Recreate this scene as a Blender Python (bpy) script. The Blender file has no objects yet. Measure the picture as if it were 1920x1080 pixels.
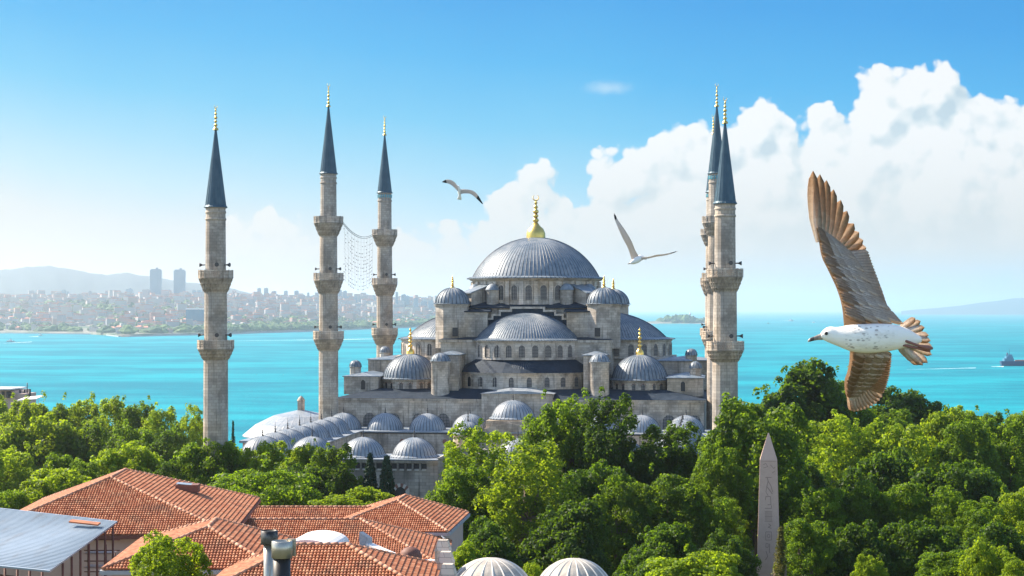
import bpy, math, random
import numpy as np
from mathutils import Vector, Matrix

# ------------------------------------------------------------------ camera, sky, sun, exposure
R = math.radians
PI = math.pi
F = 3200.0                      # focal length in photo pixels (1920 wide)
TH = math.atan(390 / F)         # yaw of the view against the mosque's axis
CT, ST = math.cos(TH), math.sin(TH)
H = 36.0                        # camera height above the park
SEA = -30.0
sc = bpy.context.scene
col = sc.collection

cam_d = bpy.data.cameras.new('camera')
cam = bpy.data.objects.new('camera', cam_d)
col.objects.link(cam)
cam.location = (0, 0, H)
cam.rotation_euler = (R(90), 0, TH)
cam_d.sensor_width = 36
cam_d.lens = F / 1920 * 36
cam_d.shift_y = 40 / 1920
cam_d.clip_start = 0.1
cam_d.clip_end = 200000
sc.camera = cam

SUN_EL, SUN_AZ = R(40), TH + R(61)      # azimuth measured from +Y towards -X
sun_vec = Vector((-math.sin(SUN_AZ) * math.cos(SUN_EL), math.cos(SUN_AZ) * math.cos(SUN_EL), math.sin(SUN_EL)))
sd = bpy.data.lights.new('sun', 'SUN')
sd.energy = 5.0
sd.angle = R(0.5)
sd.color = (1.0, 0.87, 0.70)
sun = bpy.data.objects.new('sun', sd)
col.objects.link(sun)
sun.rotation_euler = sun_vec.to_track_quat('Z', 'Y').to_euler()
sun.location = sun_vec * 500

sc.view_settings.view_transform = 'Standard'
sc.view_settings.look = 'None'
sc.view_settings.gamma = 1
sc.view_settings.exposure = EXP = 1.32
WS = 0.12
sc.cycles.use_denoising = True
sc.cycles.volume_bounces = 1
sc.cycles.max_bounces = 6
sc.cycles.diffuse_bounces = 3
sc.cycles.glossy_bounces = 2
sc.cycles.transmission_bounces = 3
sc.cycles.sample_clamp_indirect = 6
sc.cycles.caustics_reflective = False
sc.cycles.caustics_refractive = False


class NT:
    """small helper for node trees"""
    def __init__(s, tree):
        s.t = tree
        s.t.nodes.clear()
    def n(s, kind, **kw):
        nd = s.t.nodes.new(kind)
        for k, v in kw.items():
            setattr(nd, k, v)
        return nd
    def put(s, sock, v):
        if isinstance(v, bpy.types.NodeSocket):
            s.t.links.new(v, sock)
        else:
            if hasattr(sock.default_value, '__len__') and not hasattr(v, '__len__'):
                v = [v] * len(sock.default_value)
            if hasattr(sock.default_value, '__len__') and len(sock.default_value) == 4 and len(v) == 3:
                v = (*v, 1)
            sock.default_value = v
    def math(s, op, a, b=None, c=None, clamp=False):
        nd = s.n('ShaderNodeMath', operation=op, use_clamp=clamp)
        s.put(nd.inputs[0], a)
        if b is not None: s.put(nd.inputs[1], b)
        if c is not None: s.put(nd.inputs[2], c)
        return nd.outputs[0]
    def vmath(s, op, a, b=None, out=0):
        nd = s.n('ShaderNodeVectorMath', operation=op)
        s.put(nd.inputs[0], a)
        if b is not None: s.put(nd.inputs[1], b)
        return nd.outputs[out]
    def mix(s, f, a, b, blend='MIX'):
        nd = s.n('ShaderNodeMix', data_type='RGBA', blend_type=blend)
        s.put(nd.inputs[0], f); s.put(nd.inputs[6], a); s.put(nd.inputs[7], b)
        return nd.outputs[2]
    def ramp(s, f, stops, interp='LINEAR'):
        nd = s.n('ShaderNodeValToRGB')
        r = nd.color_ramp
        r.interpolation = interp
        while len(r.elements) < len(stops): r.elements.new(0.5)
        for e, (p, cc) in zip(r.elements, stops):
            e.position = p
            e.color = (*cc, 1) if hasattr(cc, '__len__') else (cc, cc, cc, 1)
        s.put(nd.inputs[0], f)
        return nd.outputs[0]
    def smooth(s, x, a, b):
        nd = s.n('ShaderNodeMapRange', interpolation_type='SMOOTHSTEP')
        s.put(nd.inputs[0], x)
        nd.inputs[1].default_value = a; nd.inputs[2].default_value = b
        return nd.outputs[0]
    def noise(s, vec, scale, detail=3, rough=0.5, dim='3D', out=0):
        nd = s.n('ShaderNodeTexNoise', noise_dimensions=dim)
        if vec is not None: s.put(nd.inputs['Vector'], vec)
        nd.inputs['Scale'].default_value = scale
        nd.inputs['Detail'].default_value = detail
        nd.inputs['Roughness'].default_value = rough
        return nd.outputs[out]
    def comb(s, x, y, z=0.0):
        nd = s.n('ShaderNodeCombineXYZ')
        s.put(nd.inputs[0], x); s.put(nd.inputs[1], y); s.put(nd.inputs[2], z)
        return nd.outputs[0]
    def sep(s, v):
        nd = s.n('ShaderNodeSeparateXYZ')
        s.put(nd.inputs[0], v)
        return nd.outputs


def ang(px, py):
    """photo pixel -> (azimuth, elevation) in units of 1000 photo pixels"""
    x, y = (px - 960) / F, (580 - py) / F
    return math.atan(x) * 3.2, math.atan(y / math.hypot(1, x)) * 3.2


BLOBS = [(905, 445, 42), (945, 425, 44), (968, 385, 40), (1005, 372, 38), (1045, 408, 42), (1085, 425, 44), (1128, 405, 42), (1148, 350, 46),
         (1190, 335, 48), (1240, 330, 48), (1268, 300, 48), (1310, 305, 52), (1360, 275, 50), (1425, 255, 56), (1470, 270, 50),
         (1525, 300, 56), (1570, 265, 52), (1620, 245, 56), (1660, 205, 56), (1705, 188, 58), (1755, 195, 56), (1805, 222, 56),
         (1840, 250, 52), (1885, 265, 50), (1930, 240, 55), (1985, 230, 70),
         (1000, 470, 90), (1130, 470, 110), (1290, 430, 125), (1440, 400, 140), (1600, 390, 150), (1780, 380, 160), (1960, 390, 170),
         (455, 440, 32), (485, 420, 34), (520, 450, 34), (500, 381, 9), (440, 475, 36), (490, 480, 48), (560, 490, 40), (850, 470, 40), (765, 490, 50)]

wd = bpy.data.worlds.new('World')
sc.world = wd
wd.use_nodes = True
grp = bpy.data.node_groups.new('cloud_density', 'ShaderNodeTree')
grp.interface.new_socket('P', in_out='INPUT', socket_type='NodeSocketVector')
grp.interface.new_socket('D', in_out='OUTPUT', socket_type='NodeSocketFloat')
g = NT(grp)
gi = g.n('NodeGroupInput'); go_ = g.n('NodeGroupOutput')
P = gi.outputs[0]
wv = g.noise(P, 9, 4, 0.55, '2D', 1)
wv = g.vmath('SUBTRACT', wv, (0.5, 0.5, 0.5))
sc_ = g.n('ShaderNodeVectorMath', operation='SCALE'); g.put(sc_.inputs[0], wv); sc_.inputs[3].default_value = 0.034
Pw = g.vmath('ADD', P, sc_.outputs[0])
fld = None
for (bx, by, br) in BLOBS:
    u, v = ang(bx, by)
    dd = g.vmath('DISTANCE', Pw, (u, v, 0), 1)
    e = g.math('MULTIPLY_ADD', dd, -1.0, br / 1000)
    fld = e if fld is None else g.math('SMOOTH_MAX', fld, e, 0.012)
def voro(scale, det):
    nd = g.n('ShaderNodeTexVoronoi', voronoi_dimensions='2D', feature='SMOOTH_F1')
    g.put(nd.inputs['Vector'], Pw)
    nd.inputs['Scale'].default_value = scale
    nd.inputs['Detail'].default_value = det
    nd.inputs['Roughness'].default_value = 0.55
    nd.inputs['Smoothness'].default_value = 0.35
    return nd.outputs['Distance']
v1 = g.math('MULTIPLY_ADD', voro(15, 2), -0.046, 0.040)
v2 = g.math('MULTIPLY_ADD', g.noise(P, 34, 4, 0.5, '2D'), 0.013, -0.0065)
v0 = g.math('MULTIPLY_ADD', voro(8.5, 1), -0.034, 0.028)
dens = g.math('ADD', g.math('ADD', g.math('ADD', fld, v1), v2), v0)
g.put(go_.inputs[0], dens)

w = NT(wd.node_tree)
tc = w.n('ShaderNodeTexCoord')
dx, dy, dz = w.sep(tc.outputs['Generated'])
az = w.math('ADD', w.math('ARCTAN2', dx, dy), TH)
el = w.math('ARCSINE', dz)
U = w.math('MULTIPLY', az, 3.2)
V = w.math('MULTIPLY', el, 3.2)
p2 = w.comb(U, V, 0.0)
def cden(vec):
    nd = w.n('ShaderNodeGroup', node_tree=grp)
    w.put(nd.inputs[0], vec)
    return nd.outputs[0]
d0 = cden(p2)
d1 = cden(w.vmath('ADD', p2, (-0.020, 0.024, 0)))
sky = w.n('ShaderNodeTexSky', sky_type='NISHITA')
sky.sun_disc = False
sky.sun_elevation = SUN_EL
sky.sun_rotation = -SUN_AZ
sky.air_density = 1.0
sky.dust_density = 0.6
sky.ozone_density = 2.0
# clear-sky colour low over the sea, as it is seen in the direction of the view
K = 1.0 / (WS * 2 ** EXP)
vv = w.math('ADD', V, w.math('MULTIPLY', w.math('ADD', U, -0.1), 0.10))
vv = w.math('ADD', vv, w.math('MULTIPLY_ADD', w.noise(p2, 2.2, 3, 0.5, '2D'), 0.06, -0.03))
low = w.ramp(vv, [(0.0, (.74, .69, .62)), (.08, (.70, .72, .71)), (.16, (.49, .71, .82)), (.24, (.30, .64, .85)), (.33, (.135, .55, .86)),
                  (.45, (.045, .44, .85)), (.58, (.018, .345, .80)), (1.0, (.02, .22, .60))])
lowk = w.mix(1.0, low, (K, K, K), 'MULTIPLY')
front = w.math('SUBTRACT', 1.0, w.smooth(w.math('ABSOLUTE', az), 0.6, 1.7))
base = w.mix(w.math('MULTIPLY', front, w.smooth(V, 1.3, 0.62)), sky.outputs[0], lowk)
mask = w.smooth(d0, -0.003, 0.011)
soft = w.smooth(d0, -0.03, 0.05)
mask = w.math('MULTIPLY', w.mix(w.smooth(V, 0.04, 0.14), soft, mask), w.smooth(V, 0.0, 0.12))
rel = w.math('MULTIPLY_ADD', w.math('SUBTRACT', d0, d1), 17.0, 0.54, clamp=True)  # relief lit from upper left, its shade painted into the cloud colour
body = w.smooth(V, 0.05, 0.36)
shade = w.math('ADD', w.math('MULTIPLY', rel, 0.85), w.math('MULTIPLY_ADD', w.noise(p2, 7, 5, 0.55, '2D'), 0.4, -0.03))
ccol = w.ramp(shade, [(0.05, (.50, .64, .73)), (.45, (.73, .82, .86)), (.8, (.95, .96, .96))])
ccol = w.mix(body, (.75, .72, .66), ccol)
cl = w.mix(1.0, ccol, (K, K, K), 'MULTIPLY')
cx_, cy_ = ang(1140, 165)
wp = w.vmath('MULTIPLY', w.vmath('SUBTRACT', p2, (cx_, cy_, 0)), (1.0, 3.6, 1))
wisp = w.math('MULTIPLY', w.smooth(w.math('ADD', w.vmath('LENGTH', wp, None, 1), w.math('MULTIPLY', w.noise(p2, 22, 4, 0.6, '2D'), 0.05)), 0.085, 0.02), 0.42)
full = w.mix(wisp, w.mix(mask, base, cl), (.8 * K, .9 * K, .95 * K))
bg = w.n('ShaderNodeBackground')
w.put(bg.inputs[0], full)
bg.inputs[1].default_value = WS
out = w.n('ShaderNodeOutputWorld')
w.t.links.new(bg.outputs[0], out.inputs[0])


# ------------------------------------------------------------------ placing by pixel and distance
def atD(px, py, D):
    xc = (px - 960) / F * D
    return Vector((xc * CT - D * ST, xc * ST + D * CT, H + (580 - py) * D / F))
def atY(px, py, Y):
    t = (px - 960) / F
    X = Y * (t * CT - ST) / (CT + t * ST)
    return Vector((X, Y, H + (580 - py) * (-X * ST + Y * CT) / F))
RIGHT = Vector((CT, ST, 0)); FWD = Vector((-ST, CT, 0)); UP = Vector((0, 0, 1))


# ------------------------------------------------------------------ mesh builder
class MB:
    def __init__(s):
        s.v = []; s.f = []; s.m = []; s.s = []; s.t = []; s.k = 0.5
    def add(s, vs, fs, m=0, smooth=False):
        o = len(s.v)
        s.v.extend(tuple(p) for p in vs)
        for f in fs:
            s.f.append(tuple(i + o for i in f)); s.m.append(m); s.s.append(smooth); s.t.append(s.k)
        return s
    def box(s, x0, x1, y0, y1, z0, z1, m=0):
        return s.hexa([(x0, y0, z0), (x1, y0, z0), (x1, y1, z0), (x0, y1, z0), (x0, y0, z1), (x1, y0, z1), (x1, y1, z1), (x0, y1, z1)], m)
    def hexa(s, vs, m=0):
        return s.add(vs, [(3, 2, 1, 0), (4, 5, 6, 7), (0, 1, 5, 4), (1, 2, 6, 5), (2, 3, 7, 6), (3, 0, 4, 7)], m)
    def obox(s, c, ax, ay, az, m=0):
        """box from centre and three half-axis vectors"""
        c, ax, ay, az = map(Vector, (c, ax, ay, az))
        vs = [c + sx * ax + sy * ay + sz * az for sz in (-1, 1) for sx, sy in ((-1, -1), (1, -1), (1, 1), (-1, 1))]
        return s.hexa(vs, m)
    def prism(s, poly, z0, z1, m=0):
        n = len(poly)
        vs = [(x, y, z0) for x, y in poly] + [(x, y, z1) for x, y in poly]
        fs = [tuple(range(n - 1, -1, -1)), tuple(range(n, 2 * n))] + [(i, (i + 1) % n, n + (i + 1) % n, n + i) for i in range(n)]
        return s.add(vs, fs, m)
    def lathe(s, prof, c, n=24, a0=0, a1=2 * PI, m=0, smooth=True, ribs=0, rh=0.0, rw=0.16, rm=None):
        c = Vector(c)
        closed = abs(a1 - a0 - 2 * PI) < 1e-6
        angs = []
        if ribs:
            for i in range(ribs):
                for q, hgt in ((0, 0), (rw * .5, 1), (rw, 0), ((1 + rw) * .5, 0)):
                    angs.append((a0 + (a1 - a0) * (i + q) / ribs, hgt))
        else:
            angs = [(a0 + (a1 - a0) * i / n, 0) for i in range(n)]
        if not closed: angs.append((a1, 0))
        k = len(angs)
        vs = []
        for (r, z) in prof:
            for a, hh in angs:
                rr = r + hh * rh * min(1, r / (prof[0][0] * 0.3 + 1e-6))
                vs.append((c.x + rr * math.cos(a), c.y + rr * math.sin(a), c.z + z))
        fs = []
        for j in range(len(prof) - 1):
            for i in range(k if closed else k - 1):
                i2 = (i + 1) % k
                fs.append((j * k + i, j * k + i2, (j + 1) * k + i2, (j + 1) * k + i))
        n0 = len(s.m)
        s.add(vs, fs, m, smooth and not ribs)
        if ribs and rm is not None:
            w_ = k if closed else k - 1
            for q in range(len(fs)):
                if (q % w_) % 4 < 2: s.m[n0 + q] = rm
        return s
    def tube(s, p, q, r0, r1=None, n=8, m=0, smooth=True):
        p, q = Vector(p), Vector(q)
        r1 = r0 if r1 is None else r1
        d = (q - p).normalized()
        a = d.orthogonal().normalized(); b = d.cross(a)
        vs = [p + (a * math.cos(2 * PI * i / n) + b * math.sin(2 * PI * i / n)) * r0 for i in range(n)]
        vs += [q + (a * math.cos(2 * PI * i / n) + b * math.sin(2 * PI * i / n)) * r1 for i in range(n)]
        s.add(vs, [(i, (i + 1) % n, n + (i + 1) % n, n + i) for i in range(n)], m, smooth)
        o = len(s.v) - 2 * n
        s.add([], [], m)
        s.f += [tuple(o + i for i in range(n - 1, -1, -1)), tuple(o + n + i for i in range(n))]
        s.m += [m, m]; s.s += [False, False]; s.t += [s.k, s.k]
        return s
    def ball(s, c, r, n=10, m=0, sz=1.0):
        prof = [(max(1e-4, r * math.sin(PI * i / (n // 2 + 2))), -r * sz * math.cos(PI * i / (n // 2 + 2))) for i in range(n // 2 + 3)]
        return s.lathe(prof, c, n, m=m)
    def poly(s, pts, m=0):
        return s.add(pts, [tuple(range(len(pts)))], m)
    def build(s, name, mats, parent=None, origin=None):
        me = bpy.data.meshes.new(name)
        if parent is not None:
            root = parent
            while root.parent: root = root.parent
            o = Vector(root.location)
        else:
            if origin is None:
                a = np.array(s.v)
                lo, hi = a.min(0), a.max(0)
                origin = ((lo[0] + hi[0]) / 2, (lo[1] + hi[1]) / 2, lo[2])
            o = Vector(origin)
        me.from_pydata([(x - o.x, y - o.y, z - o.z) for x, y, z in s.v], [], s.f)
        mats = mats if isinstance(mats, (list, tuple)) else [mats]
        for mm in mats: me.materials.append(mm)
        me.polygons.foreach_set('material_index', s.m)
        me.polygons.foreach_set('use_smooth', s.s)
        at = me.attributes.new('tint', 'FLOAT', 'FACE')
        at.data.foreach_set('value', s.t)
        me.update()
        ob = bpy.data.objects.new(name, me)
        col.objects.link(ob)
        if parent is not None: ob.parent = parent
        else: ob.location = o
        return ob

def tag(o, label=None, cat=None, group=None, kind=None):
    if label: o['label'] = label
    if cat: o['category'] = cat
    if group: o['group'] = group
    if kind: o['kind'] = kind
    return o
def thing(name, label, cat, loc, group=None):
    o = bpy.data.objects.new(name, None)
    col.objects.link(o)
    o.location = loc
    o.empty_display_size = 0.5
    return tag(o, label, cat, group)
def copy_tree(o, parent=None):
    n = o.copy()
    col.objects.link(n)
    if parent is not None: n.parent = parent
    for ch in list(o.children): copy_tree(ch, n)
    return n


# ------------------------------------------------------------------ materials
M = {}
def mat(name, build):
    m = bpy.data.materials.new(name)
    m.use_nodes = True
    t = NT(m.node_tree)
    o = t.n('ShaderNodeOutputMaterial')
    build(t, o)
    M[name] = m
    return m
def bsdf(t, o, colr, rough=0.6, metal=0.0, spec=0.5, bump=None, bs=0.3, bd=0.05):
    b = t.n('ShaderNodeBsdfPrincipled')
    t.put(b.inputs['Base Color'], colr)
    t.put(b.inputs['Roughness'], rough)
    t.put(b.inputs['Metallic'], metal)
    b.inputs['Specular IOR Level'].default_value = spec
    if bump is not None:
        bn = t.n('ShaderNodeBump')
        bn.inputs['Strength'].default_value = bs
        bn.inputs['Distance'].default_value = bd
        t.put(bn.inputs['Height'], bump)
        t.t.links.new(bn.outputs[0], b.inputs['Normal'])
    t.t.links.new(b.outputs[0], o.inputs[0])
    return b
def objco(t):
    return t.n('ShaderNodeTexCoord').outputs['Object']
def tint(t):
    return t.n('ShaderNodeAttribute', attribute_name='tint').outputs['Fac']

def stone(c1, c2, bw=1.1, bh=0.46, dirt=0.5, mort=0.55):
    def f(t, o):
        p = objco(t)
        x, y, z = t.sep(p)
        q = t.comb(t.math('ADD', x, t.math('MULTIPLY', y, 1.0)), z, 0.0)
        bk = t.n('ShaderNodeTexBrick')
        t.put(bk.inputs['Vector'], q)
        bk.inputs['Scale'].default_value = 1.0
        bk.inputs['Brick Width'].default_value = bw
        bk.inputs['Row Height'].default_value = bh
        bk.inputs['Mortar Size'].default_value = 0.022
        bk.inputs['Mortar Smooth'].default_value = 0.2
        bk.inputs['Bias'].default_value = 0.0
        t.put(bk.inputs['Color1'], c1); t.put(bk.inputs['Color2'], c2)
        t.put(bk.inputs['Mortar'], tuple(mort * a for a in c2))
        n1 = t.noise(p, 0.35, 5, 0.65)
        cc = t.mix(t.smooth(n1, 0.44, 0.62), bk.outputs[0], t.mix(0.6, bk.outputs[0], (.16, .14, .12)))
        st = t.noise(t.vmath('MULTIPLY', p, (1.6, 1.6, 0.10)), 1.0, 4, 0.6)
        cc = t.mix(t.math('MULTIPLY', t.smooth(st, 0.52, 0.72), dirt), cc, (.10, .09, .08))
        warm = t.noise(p, 0.12, 2)
        cc = t.mix(t.smooth(warm, 0.45, 0.7), cc, t.mix(1.0, cc, (1.12, .98, .82), 'MULTIPLY'))
        bsdf(t, o, cc, 0.85, 0, 0.25, t.math('ADD', t.noise(p, 6, 4), bk.outputs['Fac']), 0.35, 0.03)
    return f
mat('stone', stone((.53, .475, .41), (.385, .345, .295), mort=.68, dirt=.75))
mat('pale_stone', stone((.62, .56, .49), (.47, .425, .37), 0.9, 0.4, 0.6, .7))
mat('minaret_stone', stone((.455, .41, .355), (.35, .318, .28), 0.7, 0.42, 0.5, 0.74))
mat('obelisk_granite', lambda t, o: bsdf(t, o, t.mix(t.noise(objco(t), 2.2, 6, .7), (.44, .295, .225), (.58, .41, .325)), .6, 0, .4, t.noise(objco(t), 9, 4), .3, .02))
mat('carving', lambda t, o: bsdf(t, o, (.25, .17, .135), .8))

def lead(base, light, metal=0.55, rough=0.42, spec=.3):
    def f(t, o):
        p = objco(t)
        n = t.noise(p, 0.55, 5, 0.6)
        st = t.noise(t.vmath('MULTIPLY', p, (2.2, 2.2, .35)), 1, 4, .6)
        cc = t.mix(t.smooth(t.math('ADD', t.math('MULTIPLY', n, .55), t.math('MULTIPLY', st, .45)), .36, .64), base, light)
        bsdf(t, o, cc, t.math('MULTIPLY_ADD', n, .25, rough - .1), metal, spec, t.noise(p, 2.5, 4), .35, .05)
    return f
mat('lead', lead((.095, .138, .182), (.235, .262, .286), .1, .48, .4))
mat('lead_seam', lead((.04, .055, .075), (.09, .105, .125), .15, .5))
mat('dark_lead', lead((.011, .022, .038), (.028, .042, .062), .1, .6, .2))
mat('pale_lead', lead((.17, .215, .26), (.30, .32, .34), .08, .45, .45))
mat('spire_lead', lead((.035, .075, .105), (.06, .11, .145), .3, .45))
mat('gold', lambda t, o: bsdf(t, o, t.mix(t.noise(objco(t), 3, 3), (.86, .50, .10), (.95, .66, .20)), .28, 1.0))
mat('old_gold', lambda t, o: bsdf(t, o, t.mix(t.noise(objco(t), 1.5, 4), (.50, .36, .10), (.82, .60, .18)), .38, 0.9))
mat('iron', lambda t, o: bsdf(t, o, t.mix(t.noise(objco(t), 4, 3), (.05, .05, .055), (.10, .095, .09)), .5, .6))
mat('blue_tile', lambda t, o: bsdf(t, o, t.mix(t.noise(objco(t), 5, 3), (.03, .22, .32), (.06, .34, .42)), .3))
def lattice(t, o):
    x, y, z = t.sep(objco(t))
    q = t.math('ADD', x, y)
    k = 12.0
    a = t.math('SINE', t.math('MULTIPLY', t.math('ADD', q, z), k))
    b = t.math('SINE', t.math('MULTIPLY', t.math('SUBTRACT', q, z), k))
    hole = t.smooth(t.math('MULTIPLY', a, b), -0.25, 0.0)
    bsdf(t, o, t.mix(hole, (.30, .275, .25), (.012, .014, .018)), .7)
mat('lattice', lattice)
mat('dark_opening', lambda t, o: bsdf(t, o, t.mix(t.noise(objco(t), 3), (.02, .02, .022), (.045, .042, .04)), .6))
mat('red_stone', lambda t, o: bsdf(t, o, t.mix(t.noise(objco(t), 2), (.22, .10, .07), (.30, .15, .11)), .8))
mat('white_stone', lambda t, o: bsdf(t, o, t.mix(t.noise(objco(t), 2, 5), (.52, .48, .42), (.68, .64, .58)), .8))

def tiles(ca, cb, cc_):
    def f(t, o):
        p = objco(t)
        k = tint(t)
        c = t.ramp(k, [(0, ca), (.5, cb), (1, cc_)])
        c = t.mix(t.smooth(t.noise(p, .5, 5, .65), .45, .75), c, t.mix(.55, c, (.13, .075, .05)))
        bsdf(t, o, c, .75, 0, .3, t.noise(p, 8, 3), .2, .02)
    return f
mat('roof_tile', tiles((.27, .078, .032), (.40, .142, .064), (.53, .26, .14)))
mat('ridge_tile', tiles((.34, .14, .075), (.43, .21, .125), (.52, .29, .19)))
mat('white_paint', lambda t, o: bsdf(t, o, t.mix(t.smooth(t.noise(objco(t), 1.3, 5, .65), .45, .75), (.74, .72, .69), (.55, .52, .48)), .6))
mat('plaster', lambda t, o: bsdf(t, o, t.mix(t.noise(objco(t), .8, 5, .6), (.42, .30, .25), (.58, .45, .39)), .85))
mat('grey_board', lambda t, o: bsdf(t, o, t.mix(t.noise(objco(t), 1.5, 4), (.26, .28, .31), (.38, .40, .42)), .6))
mat('rust', lambda t, o: bsdf(t, o, t.mix(t.noise(objco(t), 3, 4), (.10, .035, .025), (.20, .08, .05)), .7))
def metal_sheet(t, o):
    p = objco(t)
    n = t.noise(p, .4, 4)
    dirt = t.math('MULTIPLY', t.smooth(t.noise(t.vmath('MULTIPLY', p, (1, .25, .25)), .9, 6, .7), .5, .75), .55)
    bsdf(t, o, t.mix(dirt, t.mix(n, (.19, .25, .31), (.30, .36, .42)), (.17, .15, .13)), .45, .25, .5, t.noise(p, 1.4, 3), .1, .03)
mat('metal_sheet', metal_sheet)
def soot(t, o):
    p = objco(t)
    x, y, z = t.sep(p)
    n = t.noise(p, 2.2, 4, .6)
    bsdf(t, o, t.mix(t.smooth(t.math('ADD', n, t.math('MULTIPLY', t.math('SINE', t.math('MULTIPLY', z, 2.2)), .22)), .22, .50), (.12, .115, .11), (.018, .016, .015)), .45, .35)
mat('sooty_metal', soot)
mat('bright_metal', lambda t, o: bsdf(t, o, t.mix(t.noise(objco(t), 2, 3), (.34, .315, .26), (.50, .46, .38)), .32, .75))
mat('bark', lambda t, o: bsdf(t, o, t.mix(t.noise(objco(t), 4, 5), (.09, .065, .045), (.20, .16, .12)), .9))

def leaf(ca, cb, tr, amount=.42):
    def f(t, o):
        k = tint(t)
        rnd = t.n('ShaderNodeObjectInfo').outputs['Random']
        kk = t.math('ADD', t.math('MULTIPLY', k, .62), t.math('MULTIPLY', rnd, .38))
        c = t.mix(kk, ca, cb)
        d = t.n('ShaderNodeBsdfPrincipled')
        t.put(d.inputs['Base Color'], c)
        d.inputs['Roughness'].default_value = .5
        d.inputs['Specular IOR Level'].default_value = .12
        tl = t.n('ShaderNodeBsdfTranslucent')
        t.put(tl.inputs[0], t.mix(kk, tuple(a * .7 for a in tr), tr))
        mx = t.n('ShaderNodeMixShader')
        mx.inputs[0].default_value = amount
        t.t.links.new(d.outputs[0], mx.inputs[1]); t.t.links.new(tl.outputs[0], mx.inputs[2])
        t.t.links.new(mx.outputs[0], o.inputs[0])
    return f
mat('leaf_dark', leaf((.008, .028, .008), (.058, .112, .010), (.20, .35, .012), .42))  # dark tone also paints shade into the leaves of shaded trees
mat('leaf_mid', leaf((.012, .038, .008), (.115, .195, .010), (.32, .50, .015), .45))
mat('leaf_bright', leaf((.025, .062, .010), (.200, .290, .012), (.48, .64, .018), .48))  # bright tone also paints sunlight into the leaves of sunlit trees
mat('leaf_conifer', leaf((.012, .035, .022), (.035, .075, .035), (.05, .10, .03), .2))
mat('leaf_gold', leaf((.05, .07, .02), (.14, .14, .035), (.25, .22, .04), .35))

# ------------------------------------------------------------------ ground, sea, far land, haze
def sstep(x, a, b):
    t = min(1, max(0, (x - a) / (b - a)))
    return t * t * (3 - 2 * t)
def grass(t, o):
    p = objco(t)
    bsdf(t, o, t.mix(t.noise(p, .15, 6, .7), (.035, .06, .02), (.12, .11, .06)), .9, 0, .2)
mat('ground', grass)
mb = MB()
nx, ny = 40, 60
xs = [-1500 + 3000 * i / nx for i in range(nx + 1)]
ys = [-60 + 960 * j / ny for j in range(ny + 1)]
vs = [(x, y, -33.5 * sstep(y, 380, 760)) for y in ys for x in xs]
fs = [(j * (nx + 1) + i, j * (nx + 1) + i + 1, (j + 1) * (nx + 1) + i + 1, (j + 1) * (nx + 1) + i) for j in range(ny) for i in range(nx)]
mb.add(vs, fs, 0, True)
tag(mb.build('ground', M['ground'], origin=(0, 0, 0)), kind='structure')

def water(t, o):
    p = objco(t)
    a = t.noise(t.vmath('MULTIPLY', p, (.0028, .0050, 0)), 1, 5, .6)
    a2 = t.noise(t.vmath('MULTIPLY', p, (.014, .022, 0)), 1, 4, .6)
    k = t.math('ADD', t.math('MULTIPLY', a, .65), t.math('MULTIPLY', a2, .35))
    c = t.mix(t.smooth(k, .40, .62), (.0, .150, .205), (.003, .265, .315))
    d = t.n('ShaderNodeBsdfDiffuse')
    t.put(d.inputs[0], c)
    gl = t.n('ShaderNodeBsdfGlossy')
    gl.inputs['Roughness'].default_value = .30
    t.put(gl.inputs[0], (.75, .95, 1))
    h = t.math('ADD', t.noise(t.vmath('MULTIPLY', p, (.05, .09, 0)), 1, 6, .65), t.noise(t.vmath('MULTIPLY', p, (.25, .4, 0)), 1, 3, .6))
    bn = t.n('ShaderNodeBump')
    bn.inputs['Strength'].default_value = .6
    bn.inputs['Distance'].default_value = 2.5
    t.put(bn.inputs['Height'], h)
    t.t.links.new(bn.outputs[0], gl.inputs['Normal']); t.t.links.new(bn.outputs[0], d.inputs['Normal'])
    mx = t.n('ShaderNodeMixShader')
    mx.inputs[0].default_value = .10
    t.t.links.new(d.outputs[0], mx.inputs[1]); t.t.links.new(gl.outputs[0], mx.inputs[2])
    t.t.links.new(mx.outputs[0], o.inputs[0])
mat('water', water)
mb = MB()
mb.poly([(-60000, -200, SEA), (60000, -200, SEA), (60000, 60000, SEA), (-60000, 60000, SEA)])
tag(mb.build('sea', M['water'], origin=(0, 0, SEA)), kind='structure')

def interp(pts, x):
    if x <= pts[0][0]: return pts[0][1]
    for (a, b), (c, d) in zip(pts, pts[1:]):
        if x <= c: return b + (d - b) * (x - a) / (c - a)
    return pts[-1][1]
SHORE = [(-400, 622), (0, 625), (180, 627), (225, 632), (300, 630), (400, 628), (600, 621), (700, 617), (860, 611), (1000, 607)]
RIDGE = [(-400, 512), (0, 506), (40, 502), (85, 499), (120, 502), (170, 512), (195, 516), (235, 511), (265, 516), (300, 522), (380, 532),
         (430, 540), (460, 547), (500, 553), (600, 562), (800, 568), (1000, 574), (1100, 580)]
def shoreD(px): return (H - SEA) * F / (interp(SHORE, px) - 580)
def far_z(px, D):
    s = shoreD(px)
    e = 1 - sstep(px, 830, 1080)
    t = (D - s) / 3000
    if t < 0: return SEA - 3
    return SEA + 2 + (4 + 112 * sstep(t, 0, 1.1)) * e
def farland(t, o):
    p = objco(t)
    c = t.mix(t.smooth(t.noise(p, .004, 6, .7), .4, .6), (.06, .10, .06), (.24, .22, .19))
    bsdf(t, o, c, .9, 0, .2)
mat('bath_lead', lead((.30, .27, .23), (.46, .42, .36), .1, .6))
mat('far_land', farland)
mb = MB()
pxs = [-400 + 30 * i for i in range(51)]
ts = [-.002, 0, .01, .04, .1, .2, .32, .45, .6, .8, 1, 1.2, 1.4]
vs = []
for t_ in ts:
    for px in pxs:
        D = shoreD(px) + 3000 * t_
        p = atD(px, 580, D)
        vs.append((p.x, p.y, far_z(px, D) if t_ >= 0 else SEA - 1))
n = len(pxs)
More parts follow.
